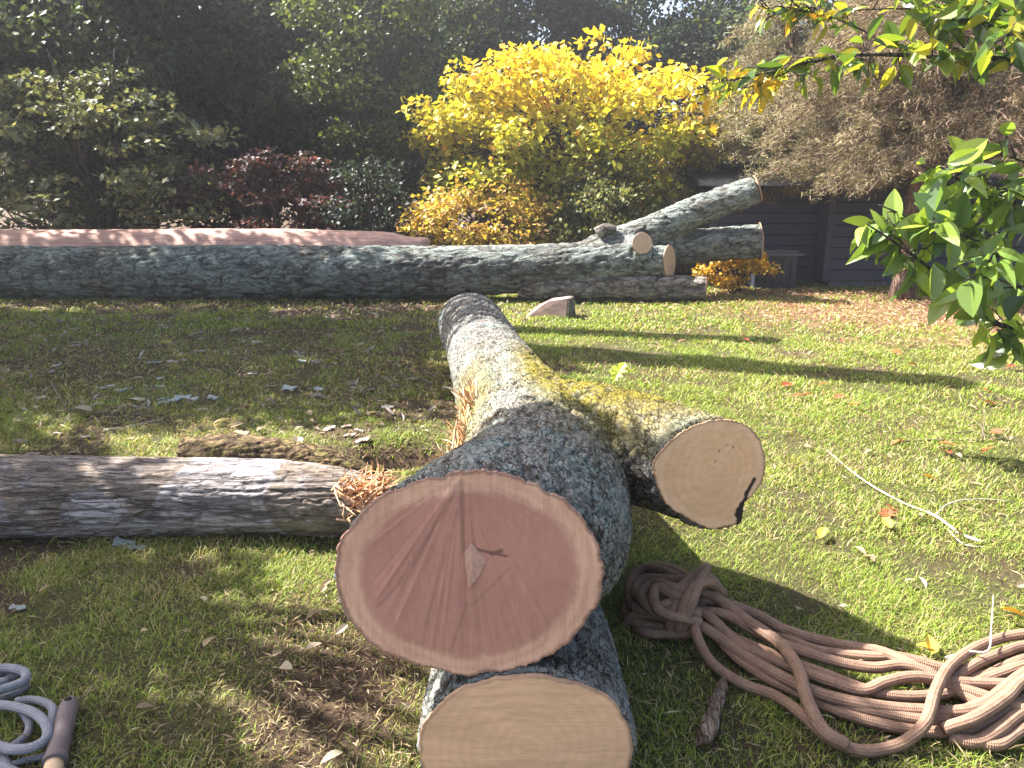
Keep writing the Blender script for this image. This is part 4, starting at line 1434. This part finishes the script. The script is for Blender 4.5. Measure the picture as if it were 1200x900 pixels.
# --- trees left of the picture whose boughs shade the yard
def shade_trees():
    k = 1 / math.tan(SUN_EL)
    def up(x, y, H, z=0):
        return np.array([x + SUN_H[0] * k * (H - z), y + SUN_H[1] * k * (H - z), H])
    pal = [(.05, .075, .025), (.07, .1, .03), (.1, .12, .03)]
    def make(label, base, top, targets, seed, tr, limbs=()):
        rng = np.random.default_rng(seed)
        b = np.array([base[0], base[1], gz(*base)])
        root = thing('oak_tree', label, 'tree', tuple(b), 'tall trees left of the yard')
        tb, lb = MB(), MB()
        tb.tube([b + (0, 0, -.1), b + (0, 0, .4), b + (.1, .1, top * .5), b + (0, 0, top)], [tr * 1.5, tr, tr * .7, .04], 14, 16)
        C, rad = [], []
        for (x, y, z, H, r) in targets:
            p = up(x, y, H, z)
            C.append(p)
            rad.append(r)
            s = b + np.array([0, 0, min(H * rng.uniform(.6, .85), top * .9)])
            limb(tb, s, p, .05, .012, rng, .1, 6, 9)
        for pts, r0, r1 in limbs:
            tb.tube([b + (0, 0, pts[0][2] - 1.2)] + [tuple(p) for p in pts], [r0 * 1.2] + list(np.linspace(r0, r1, len(pts))), 9, 24)
        tb.build('trunk', M_trunk, root)
        leafcloud(lb, C, rad, 170, .16, pal, rng, .7, .5, .3)
        lb.build('crown', M_leaf, root, False)
    rng = np.random.default_rng(3)
    tg = []
    for i in range(150):
        x = rng.uniform(-8, -.65)
        y = rng.uniform(5.75, 10.6)
        tg.append((x, y, 0, rng.uniform(5.2, 7.5), rng.uniform(.5, .85)))
    for i in range(26):
        tg.append((rng.uniform(-7, -.7), rng.uniform(5.45, 6.1), 0, rng.uniform(5, 6), .42))
    for i in range(8):
        tg.append((rng.uniform(-9, -1.5), 12.7, .9, rng.uniform(6, 8), .75))
    for i in range(16):
        tg.append((rng.uniform(-8, -1.5), 11.7, .5, rng.uniform(6, 8), .75))
    for q in ((-.3, 6.7, .6), (-.2, 6.1, .6), (-.35, 7.4, .6), (.1, 6.4, .4), (.3, 7.3, 0), (.1, 7.9, 0)):
        tg.append((*q, 5.6, .5))
    for i in range(12):
        tg.append((rng.uniform(-7, -3.3), rng.uniform(4.4, 5.8), 0, rng.uniform(5, 6.5), .6))
    L1 = [up(-3.0, 9.2, 5.6), up(-.6, 8.3, 5.5), up(1.2, 7.6, 5.4), up(2.6, 7.1, 5.3), up(3.9, 6.65, 5.2)]
    L2 = [up(-3.0, 9.6, 5.9), up(-.5, 9.25, 6.0), up(1.0, 9.0, 6.0), up(2.9, 8.55, 6.0)]
    make('tall oak beyond the left edge, its boughs shading the lawn and the fallen tree', (-9.6, 11.2), 10, tg, 201, .28, [(L1, .46, .25), (L2, .34, .18)])
    tg = []
    for (x, y, z, r) in ((.02, 2.32, .95, .36), (-.2, 2.0, .95, .34), (.22, 2.62, .9, .30), (-.35, 2.45, .8, .25), (.3, 2.2, .8, .3), (.1, 1.8, .8, .3),
                         (-1.75, 3.0, .0, .38), (-2.2, 3.5, .3, .42), (-1.45, 2.55, 0, .34), (-1.9, 2.3, 0, .42), (-1.25, 2.05, 0, .33), (-.95, 1.75, 0, .3), (-2.6, 4.0, 0, .45),
                         (-2.4, 3.0, 0, .4), (-1.3, 3.05, 0, .25), (-3.0, 4.6, 0, .45), (-1.55, 1.8, 0, .35), (-.6, 1.5, 0, .3), (.55, 1.9, 0, .3), (-2.9, 3.3, 0, .4), (-1.9, 2.7, 0, .4), (-2.2, 2.0, 0, .4), (-1.4, 1.75, 0, .35)):
        tg.append((x, y, z, 4.2 + .5 * rng.random(), r))
    make('oak standing left of the camera, its boughs shading the near end of the trunk', (-6.4, 4.6), 7.5, tg, 202, .2)
shade_trees()

# ================================================================== ROPES AND TOOLS
def mat_rope(name, c1, c2, c3):
    t = NT(name)
    tc = t.n('ShaderNodeTexCoord')
    sx = t.n('ShaderNodeSeparateXYZ')
    t.l(tc.outputs['UV'], sx.inputs[0])
    # two crossing sets of strands: a braid
    a = t.math('SINE', t.math('ADD', t.math('MULTIPLY', sx.outputs[0], 2 * math.pi * 6), t.math('MULTIPLY', sx.outputs[1], 520)))
    b = t.math('SINE', t.math('SUBTRACT', t.math('MULTIPLY', sx.outputs[0], 2 * math.pi * 6), t.math('MULTIPLY', sx.outputs[1], 520)))
    h = t.math('MULTIPLY', a, b)
    n = t.noise(t.coord(), 30, 6, .7)
    n2 = t.noise(t.coord(), 5, 3, .6)
    c = t.mix(t.ramp(n, [(.35, 0.0), (.7, 1.0)]), c1, c2)
    c = t.mix(t.ramp(n2, [(.5, 0.0), (.75, .6)]), c, c3)
    fz = t.noise(t.coord(), 260, 3, .7)
    h = t.math('ADD', t.math('MULTIPLY', h, .55), t.math('MULTIPLY', fz, .8))
    c = t.mix(t.ramp(t.math('ADD', t.math('MULTIPLY', h, .5), .35), [(.0, .6), (.5, 0.0)]), c, tuple(x * .45 for x in c1))
    sp_ = t.noise(t.coord(), 190, 2, .5)
    c = t.mix(t.ramp(sp_, [(.66, 0.0), (.74, .5)]), c, tuple(min(1, x * 2.0) for x in c2))
    return t.done(c, .95, t.bump(h, .6, .004), .05)

def build_rope():
    M = mat_rope('rope_brown', (.19, .12, .086), (.285, .183, .132), (.34, .215, .14))
    g0 = G(830, 720)
    root = thing('rope_bundle', 'thick brown braided rope hank knotted at one end, on the grass right of the trunk', 'rope', (g0[0], g0[1], 0))
    rr = .0205
    def zg(X, Y, z):
        px, py = 700 + X / 2.25, 500 + Y / 2.25
        p = G(px, py, z)
        return p + np.array([0, 0, gz(p[0], p[1])])
    S = [  # zoomed picture coordinates and a lift for each strand of the hank
        ([(255, 440), (258, 540), (300, 620), (380, 670), (470, 700), (545, 740), (610, 790), (700, 822), (800, 808), (868, 755), (895, 680), (930, 625), (990, 585), (1060, 555), (1125, 540), (1230, 530)], [.10, .07, .035, .03, .03, .07, .05, .03, .035, .09, .12, .10, .07, .06, .06, .05]),
        ([(270, 470), (330, 575), (420, 645), (520, 690), (640, 735), (760, 765), (880, 780), (1000, 770), (1125, 700), (1260, 640)], [.08, .04, .03, .03, .03, .03, .03, .04, .06, .05]),
        ([(215, 470), (290, 500), (380, 580), (500, 630), (620, 668), (700, 684), (760, 664), (840, 652), (960, 664), (1125, 668), (1270, 680)], [.06, .09, .06, .05, .06, .07, .08, .08, .07, .07, .06]),
        ([(215, 440), (255, 432), (310, 450), (400, 520), (480, 572), (530, 630), (555, 700), (600, 770), (660, 806)], [.08, .13, .12, .10, .10, .12, .11, .09, .06]),
        ([(220, 470), (270, 460), (330, 465), (420, 498), (500, 540), (620, 572), (740, 592), (820, 622), (900, 662), (1020, 695), (1125, 720), (1260, 760)], [.06, .09, .10, .06, .05, .04, .04, .05, .06, .06, .07, .05]),
        ([(210, 490), (270, 490), (340, 500), (450, 560), (600, 612), (720, 632), (800, 626), (870, 640), (960, 690), (1060, 740), (1160, 760)], [.05, .08, .10, .07, .06, .07, .07, .07, .05, .04, .03]),
        ([(210, 500), (290, 540), (400, 612), (560, 684), (700, 716), (850, 730), (1000, 725), (1125, 645), (1240, 590)], [.05, .06, .05, .06, .06, .06, .07, .09, .07]),
        ([(930, 792), (1000, 804), (1060, 775), (1125, 728), (1240, 690)], [.03, .03, .05, .06, .05]),
        ([(915, 772), (1000, 744), (1080, 694), (1125, 655), (1230, 620)], [.06, .09, .10, .11, .09]),
        ([(220, 500), (285, 515), (360, 560), (480, 610), (600, 650), (750, 694), (900, 696), (1050, 650), (1125, 625), (1240, 600)], [.04, .05, .04, .04, .04, .05, .04, .05, .06, .06]),
        ([(920, 670), (990, 625), (1080, 588), (1125, 572), (1230, 560)], [.05, .06, .05, .05, .05]),
        ([(330, 590), (400, 630), (480, 650), (600, 702), (750, 735), (900, 752), (1020, 712), (1125, 680), (1240, 665)], [.0, .03, .05, .05, .05, .05, .05, .05, .05]),
        ([(230, 460), (290, 465), (360, 480), (450, 530), (560, 586), (700, 606), (800, 608), (900, 630), (1000, 655), (1125, 610), (1230, 590)], [.05, .06, .06, .03, .03, .03, .03, .03, .03, .04, .04]),
        ([(1000, 800), (1060, 810), (1125, 770), (1240, 720)], [.03, .03, .04, .05]),
    ]
    for pts, zz in S:
        mb = MB()
        P = np.array([zg(X, Y, z) for (X, Y), z in zip(pts, zz)])
        mb.tube(P, np.full(len(P), rr * random.uniform(.92, 1.08)), 12, len(P) * 12)
        mb.build('strand', M, root)
    # wraps of the knot and the folded bights at its end
    W = [[(186, 566, -.03), (192, 515, .09), (222, 445, .16), (260, 398, .19), (298, 400, .165), (322, 432, .10), (316, 462, .05)],
         [(222, 572, -.03), (236, 505, .11), (258, 440, .19), (272, 398, .205), (284, 380, .15), (280, 370, .08)],
         [(178, 545, -.03), (198, 460, .14), (236, 408, .185), (270, 384, .17), (290, 372, .09)],
         [(205, 570, -.03), (216, 512, .10), (240, 450, .175), (262, 420, .2), (300, 412, .18), (330, 440, .11)]]
    Cc = [[(270, 430, .12), (190, 388, .13), (130, 376, .10), (92, 402, .07), (86, 450, .07), (112, 482, .09), (180, 472, .13), (260, 450, .13)],
          [(265, 410, .14), (185, 402, .15), (122, 402, .13), (100, 432, .11), (132, 462, .12), (200, 482, .12), (270, 500, .09)],
          [(250, 475, .15), (165, 424, .17), (148, 444, .16), (162, 484, .14), (205, 505, .12), (270, 520, .08)],
          [(260, 530, .06), (160, 526, .05), (100, 514, .04), (76, 488, .03), (88, 450, .035), (120, 425, .04)],
          [(84, 410, -.03), (140, 372, .05), (200, 378, .08), (270, 418, .10)],
          [(270, 490, .10), (190, 500, .10), (120, 492, .08), (84, 505, .04), (70, 540, -.03)],
          [(260, 545, .04), (190, 548, .035), (120, 540, .03), (92, 520, -.03)],
          [(255, 440, .17), (200, 424, .18), (150, 410, .16), (118, 440, .13), (140, 480, .12), (220, 520, .09)]]
    for lst, nm in ((W, 'knot_wrap'), (Cc, 'bight')):
        for pts in lst:
            P = np.array([zg(X, Y, z) for X, Y, z in pts])
            mb = MB()
            mb.tube(P, rr * random.uniform(.95, 1.08), 12, len(P) * 12)
            mb.build(nm, M, root)
build_rope()

def build_left_tools():
    M = mat_rope('rope_grey', (.20, .20, .225), (.30, .30, .33), (.26, .24, .25))
    g0 = G(20, 830)
    root = thing('rope_coil', 'loosely coiled grey rope in the lower left corner', 'rope', (g0[0], g0[1], 0))
    def q(X, Y, z):
        p = G(X / 5.625, 740 + Y / 5.625, z)
        return p + np.array([0, 0, gz(p[0], p[1])])
    for pts, zz, r in (
        ([(-300, 330), (-150, 250), (0, 235), (100, 240), (165, 265), (160, 310), (90, 340), (0, 365), (-150, 420), (-320, 420)], .06, .0155),
        ([(-200, 300), (0, 320), (60, 300), (110, 275), (60, 262), (0, 270), (-150, 290)], .03, .013),
        ([(-200, 420), (0, 420), (80, 400), (150, 365), (185, 345)], .02, .013),
        ([(-300, 480), (-150, 445), (0, 452), (120, 470), (230, 510), (300, 580), (290, 650), (200, 695), (80, 705), (0, 690), (-150, 640), (-280, 560)], .055, .0155),
        ([(100, 440), (200, 430), (290, 445), (345, 490), (330, 560), (310, 640), (250, 700)], .03, .014),
        ([(140, 500), (185, 570), (170, 630), (100, 680), (0, 720), (-150, 760)], .02, .012),
        ([(60, 800), (170, 775), (260, 760), (300, 740)], .015, .010),
        ([(-200, 760), (0, 805), (120, 850), (240, 890), (320, 960), (400, 1080)], .04, .014),
        ([(-60, 700), (20, 780), (40, 860), (30, 960), (20, 1080)], .02, .014)):
        mb = MB()
        mb.tube([q(x, y, zz) for x, y in pts], r, 12, len(pts) * 12)
        mb.build('strand', M, root)
    a, b, e = q(465, 425, .035), q(345, 790, .035), q(250, 1150, .03)
    d = (b - a) / np.linalg.norm(b - a)
    d2 = (e - b) / np.linalg.norm(e - b)
    e = b + d * 1.1
    e[2] = .03 + gz(e[0], e[1])
    t = thing('tool_handle', 'round wooden tool handle with dark rubber grip beside the grey rope', 'tool', tuple((a + b) / 2))
    M1 = NT('grip_rubber')
    n = M1.noise(M1.coord(), 40, 4)
    M1.done(M1.mix(n, (.10, .075, .075), (.16, .125, .125)), .6, M1.bump(n, .2, .003), .3)
    M2 = NT('handle_wood')
    n = M2.noise(M2.coord((1, 1, 1)), 12, 5)
    M2.done(M2.ramp(n, [(.3, (.45, .31, .19)), (.7, (.66, .49, .32))]), .55, None, .3)
    mb = MB()
    L = np.linalg.norm(b - a)
    mb.tube([a, a + d * .012, a + d * .03, a + d * .06, a + d * L * .6, a + d * (L - .025), b - d * .02, b], [.015, .024, .029, .031, .0315, .033, .0365, .0365], 24, 40)
    mb.build('grip', M1.m, t)
    mb = MB()
    mb.tube([b - d * .01, b + d * .3, e], [.0275, .027, .026], 20, 12)
    mb.build('shaft', M2.m, t)
    mb = MB()
    h = a + d * .035
    up = np.array([0, 0, 1.0])
    mb.tube([h + up * .022, h + up * .0305], [.011, .011], 14)  # no opening: a dark disc, its colour standing for the shade inside one
    M3 = NT('hole_shade')
    M3.done((.012, .01, .01), .9)
    mb.build('hole_disc', M3.m, t)
build_left_tools()

# ================================================================== STICKS, LEAVES, CHIPS
def stick(name, label, pts, r, mat, subs=(), cat='branch'):
    P = np.array([G(*p[:2]) + np.array([0, 0, (p[2] if len(p) > 2 else .01)]) for p in pts])
    P[:, 2] += groundz(P[:, 0], P[:, 1])
    mb = MB()
    mb.tube(P, np.linspace(r, r * .35, len(P)) * (1 + 0 * r), 7, len(P) * 5)
    for s in subs:
        Q = np.array([G(*p[:2]) + np.array([0, 0, (p[2] if len(p) > 2 else .01)]) for p in s])
        Q[:, 2] += groundz(Q[:, 0], Q[:, 1])
        mb.tube(Q, np.linspace(r * .55, r * .2, len(Q)), 6, len(Q) * 5)
    c = P.mean(0)
    o = mb.build(name, mat, None, True, (c[0], c[1], c[2]))
    return tag(o, label, cat)
MT1 = NT('twig_pale')
n_ = MT1.noise(MT1.coord(), 40, 5)
MT1.done(MT1.ramp(n_, [(.3, (.24, .19, .15)), (.7, (.50, .44, .38))]), .85)
MT2 = NT('twig_dark')
n_ = MT2.noise(MT2.coord(), 40, 5)
MT2.done(MT2.ramp(n_, [(.3, (.07, .05, .04)), (.7, (.2, .15, .11))]), .85)
stick('fallen_branch', 'bare pale branch with one side shoot, across the sunny lawn at right', [(1152, 640), (1125, 630), (1095, 612, .02), (1060, 596), (1025, 580, .02), (998, 558), (968, 529)], .0095, MT1.m,
      [[(1095, 610), (1110, 598, .02), (1140, 592, .03), (1185, 592, .02)], [(1110, 625), (1130, 642), (1160, 645)]])
stick('fallen_branch', 'dark twiggy branch lying above the pale bare branch', [(1045, 521), (1090, 520, .02), (1140, 517), (1185, 514)], .008, MT2.m,
      [[(1155, 517), (1148, 505, .05), (1130, 495, .06), (1120, 492, .05)], [(1150, 517), (1152, 500, .08), (1149, 491, .1)], [(1100, 511), (1140, 509, .03), (1155, 514)]])
stick('fallen_branch', 'thin dark twig beside the shadow band on the right lawn', [(925, 482), (950, 485), (975, 490)], .006, MT2.m)
stick('fallen_branch', 'short pale stick standing up among the rope strands', [(1105, 792, .08), (1130, 788, .09), (1153, 790, .1), (1156, 768, .12), (1157, 738, .16)], .006, MT1.m, cat='stick')
stick('fallen_branch', 'short forked twig on the shaded lawn at left', [(60, 447), (72, 470), (80, 482)], .012, MT2.m, [[(72, 470), (90, 478), (98, 470)]])
stick('fallen_branch', 'weathered stick by the lit grass patch, left of the hollow', [(122, 505), (150, 500), (192, 490)], .014, MT1.m)

# curled slab of bark on the grass in the shade
def bark_slab():
    c = G(836, 838)
    mb = MB()
    e0, e1 = G(824, 872), G(846, 806)
    V, T = [], []
    nx, ny = 6, 14
    ax = (e1 - e0)
    sd = np.array([1.0, .1, 0])
    for i in range(ny):
        f = i / (ny - 1)
        wd = .032 * (math.sin(math.pi * min(1, f * .8 + .15)) ** .6) + .006 * math.sin(9 * f)
        for j in range(nx):
            s = j / (nx - 1) * 2 - 1
            p = e0 + ax * f + sd * wd * s
            V.append(p + np.array([0, 0, gz(p[0], p[1]) + .03 + .02 * (1 - s * s) + .008 * math.sin(7 * f + s)]))
    n = len(V)
    V = V + [v - np.array([0, 0, .008]) for v in V]
    for i in range(ny - 1):
        for j in range(nx - 1):
            a = i * nx + j
            T += [(a, a + 1, a + nx + 1), (a, a + nx + 1, a + nx), (n + a, n + a + nx + 1, n + a + 1), (n + a, n + a + nx, n + a + nx + 1)]
    for i in range(ny - 1):
        for a, b in ((i * nx, (i + 1) * nx), ((i + 1) * nx + nx - 1, i * nx + nx - 1)):
            T += [(a, b, n + b), (a, n + b, n + a)]
    mb.add(V, T)
    o = mb.build('bark_slab', M_slab, None, True, tuple(c))
    tag(o, 'curled slab of pale brown bark on the shaded grass below the rope', 'bark')
bark_slab()

def leaf_mesh(name, kind, col):
    mb = MB()
    if kind == 'oak':
        out = [(0, 0), (.06, .12), (.2, .16), (.12, .27), (.34, .36), (.17, .45), (.38, .62), (.17, .66), (.2, .84), (0, 1)]
        pts = out + [(-x, y) for x, y in out[-2:0:-1]]
        V = [(x, y, .16 * abs(x) + .07 * math.sin(4 * y)) for x, y in pts]
        V.append((0, .5, .02))
        k = len(V) - 1
        T = [(i, (i + 1) % k, k) for i in range(k)]
    else:
        V, T = ovate(.5, .15, .25, 5)
    mb.add(np.array(V), T, col)
    me = mb.mesh(name, False)
    me.materials.append(M_dead)
    return me

def scatter_things():
    rng = np.random.default_rng(99)
    reds = [leaf_mesh('fallen_leaf', 'oak', c) for c in ((.33, .09, .04), (.38, .14, .05), (.26, .08, .04))]
    pale = [leaf_mesh('fallen_leaf', 'ovate', c) for c in ((.34, .26, .16), (.26, .19, .12), (.36, .30, .22))]
    yel = [leaf_mesh('fallen_leaf', 'ovate', c) for c in ((.6, .42, .06), (.62, .33, .06))]
    def drop(me, px, py, size, label, group):
        p = G(px, py)
        o = bpy.data.objects.new('fallen_leaf', me)
        COL.objects.link(o)
        o.location = (p[0], p[1], gz(p[0], p[1]) + .034)
        o.rotation_euler = (rng.uniform(-.5, .5), rng.uniform(-.5, .5), rng.uniform(0, 6.28))
        o.scale = (size, size, size)
        tag(o, label, 'leaf', group)
    for px, py in ((945, 470), (1160, 465), (1168, 478), (993, 480), (990, 466), (962, 457), (1120, 408), (1180, 432), (1150, 540), (1034, 600), (1042, 607), (1095, 525), (1062, 525), (1110, 540), (1160, 510),
                   (880, 402), (940, 470), (1045, 412), (985, 402), (1075, 432), (915, 458)):
        drop(reds[rng.integers(0, 3)], px + rng.uniform(-3, 3), py + rng.uniform(-2, 2), rng.uniform(.085, .13), 'rust red fallen oak leaf on the sunny lawn right of the trunk', 'red leaves on the right lawn')
    for px, py in ((1095, 770), (1090, 775), (1080, 565), (1043, 630), (960, 640), (1170, 720)):
        drop(yel[rng.integers(0, 2)], px, py, rng.uniform(.07, .11), 'orange-yellow fallen leaf near the brown rope or pale branch', 'yellow leaves by the rope')
    for i in range(20):
        px, py = rng.uniform(900, 1195), rng.uniform(470, 740)
        drop(pale[rng.integers(0, 3)], px, py, rng.uniform(.04, .075), 'small dry tan leaf on the sunny lawn right of the trunk', 'tan leaves on the right lawn')
    for i in range(45):
        px, py = rng.uniform(0, 510), rng.uniform(372, 525)
        drop(pale[rng.integers(0, 3)], px, py, rng.uniform(.07, .15), 'dry tan leaf on the shaded lawn before the fallen tree', 'leaves on the shaded lawn')
    for i in range(14):
        px, py = rng.uniform(10, 420), rng.uniform(645, 890)
        drop(pale[rng.integers(0, 3)], px, py, rng.uniform(.04, .08), 'small dry tan leaf on the grass before the grey split log', 'leaves by the grey log')
    # flakes of lichen-grey bark
    flk = []
    for k in range(4):
        mb = MB()
        n = 9
        a = np.linspace(0, 2 * math.pi, n, endpoint=False)
        r = rng.uniform(.55, 1.1, n) * np.where(np.abs(np.cos(a)) > .5, 1.2, .5)
        top = np.stack([r * np.cos(a), r * np.sin(a), .12 * rng.random(n) + .08], 1)
        bot = top * (1, 1, 0)
        V = np.vstack([top, bot, [(0, 0, .16)], [(0, 0, 0)]])
        T = [(i, (i + 1) % n, 2 * n) for i in range(n)] + [(i, n + i, n + (i + 1) % n) for i in range(n)] + [(i, n + (i + 1) % n, (i + 1) % n) for i in range(n)]
        mb.add(V, T, ((.33, .37, .37), (.27, .31, .31), (.42, .38, .33), (.25, .2, .17))[k])
        me = mb.mesh('bark_flake', False)
        me.materials.append(M_chip)
        flk.append(me)
    def flake(px, py, s, kd, label, group):
        p = G(px, py)
        o = bpy.data.objects.new('bark_flake', flk[kd])
        COL.objects.link(o)
        o.location = (p[0], p[1], gz(p[0], p[1]) + .012)
        o.rotation_euler = (rng.uniform(-.2, .2), rng.uniform(-.2, .2), rng.uniform(-.5, .5))
        o.scale = (s, s, s)
        tag(o, label, 'bark', group)
    lab = 'pale blue-grey bark flake on the shaded lawn left of the trunk'
    for px, py in ((118, 455), (130, 452), (140, 457), (150, 455), (188, 468), (200, 470), (215, 466), (225, 468), (250, 466), (188, 443), (188, 452), (172, 456), (65, 427), (80, 425), (340, 456), (375, 456), (355, 427), (180, 425)):
        flake(px, py, rng.uniform(.035, .075), rng.integers(0, 2), lab, 'grey bark flakes on the shaded lawn')
    lab = 'brown bark flake on the shaded lawn left of the trunk'
    for i in range(42):
        flake(rng.uniform(0, 530), rng.uniform(385, 535), rng.uniform(.02, .06), rng.integers(2, 4), lab, 'brown bark flakes on the shaded lawn')
    fl2 = 'grey flat bark piece on the grass before the grey split log'
    for px, py, s in ((145, 640, .06), (160, 645, .04), (20, 715, .035)):
        flake(px, py, s, 1, fl2, 'grey bark by the split log')
    # crumbs: chips, needles, shreds -- too many to count
    mb = MB()
    def crumbs(n, xr, yr, size, pal, wf, gap=.5):
        x = rng.uniform(*xr, n)
        y = rng.uniform(*yr, n)
        kk = rng.random(n) < wf(x, y)
        x, y = x[kk], y[kk]
        n = len(x)
        p = np.stack([x, y, groundz(x, y) + rng.uniform(.004, .03, n)], 1)
        nn = unit(n, rng) * .6 + np.array([0, 0, 1.0])
        col = np.asarray(pal)[rng.integers(0, len(pal), n)] * rng.uniform(.6, 1.2, n)[:, None]
        mb.leaves(p, nn, unit(n, rng), size * rng.uniform(.4, 1.4, n), DIAM * (gap, 1, 1), DIAM_T, col)
    earth = [(.14, .09, .06), (.24, .17, .11), (.36, .28, .18), (.1, .065, .045), (.42, .33, .22)]
    crumbs(9000, (-1.5, .0), (1.6, 3.2), .035, earth, lambda x, y: np.clip(bare(x, y) * 1.1, 0, 1), .22)
    crumbs(9000, (-6, 0), (4.2, 9), .05, earth, lambda x, y: np.clip(.22 + bare(x, y), 0, 1), .4)
    shreds = [(.30, .26, .25), (.22, .18, .17), (.38, .35, .34), (.14, .10, .085), (.30, .24, .18)]
    crumbs(4200, (-7.5, -.4), (5.2, 10.6), .11, shreds, lambda x, y: np.clip(.15 + 1.6 * (fbm(np.stack([x * .9, y * 2.2, x * 0], 1), 3, 71) - .38), 0, 1), .3)
    crumbs(16000, (-9, 9.5), (9.4, 13.4), .075, earth, lambda x, y: np.clip(bare(x, y), 0, 1), .45)
    crumbs(22000, (1.5, 10.5), (7.4, 13.4), .075, [(.40, .22, .13), (.5, .3, .19), (.28, .16, .1), (.45, .34, .22)], lambda x, y: np.clip(needle_zone(x, y) * .9, 0, 1), .35)
    crumbs(5200, (-2.4, 3.2), (1.6, 6), .03, earth, lambda x, y: np.full(len(x), .5), .3)
    straw = [(.42, .34, .2), (.34, .27, .16), (.5, .42, .27), (.26, .2, .12), (.3, .3, .1)]
    crumbs(26000, (-3.2, 3.4), (1.5, 4.2), .05, straw, lambda x, y: np.clip((fbm(np.stack([x * 1.6, y * 1.6, x * 0], 1), 3, 81) - .3) * 2.2, 0, .9), .07)
    crumbs(22000, (-6, 6.5), (4.2, 8.5), .07, straw, lambda x, y: np.clip((fbm(np.stack([x * 1.2, y * 1.2, x * 0], 1), 3, 82) - .3) * 2.0, 0, .9), .09)
    crumbs(3500, (.5, 6), (4, 9), .045, earth, lambda x, y: np.full(len(x), .5), .35)
    o = mb.build('ground_litter', M_dead, None, False)
    tag(o, 'bark crumbs, dry needles and wood shreds strewn over the ground', 'litter', kind='stuff')
scatter_things()

# a single lobed green leaf on the shoulder of the limb
def shoulder_leaf():
    p = SHOULDER + np.array([0, 0, .012])
    me = leaf_mesh('fresh_leaf', 'oak', (.30, .36, .03))
    me.materials.clear()
    me.materials.append(M_leaf)
    o = bpy.data.objects.new('fresh_leaf', me)
    COL.objects.link(o)
    o.location = tuple(p)
    o.rotation_euler = (R(50), R(10), R(-40))
    o.scale = (.11, .11, .11)
    tag(o, 'fresh yellow-green leaf on top of the trunk where the limb stub starts', 'leaf')
shoulder_leaf()
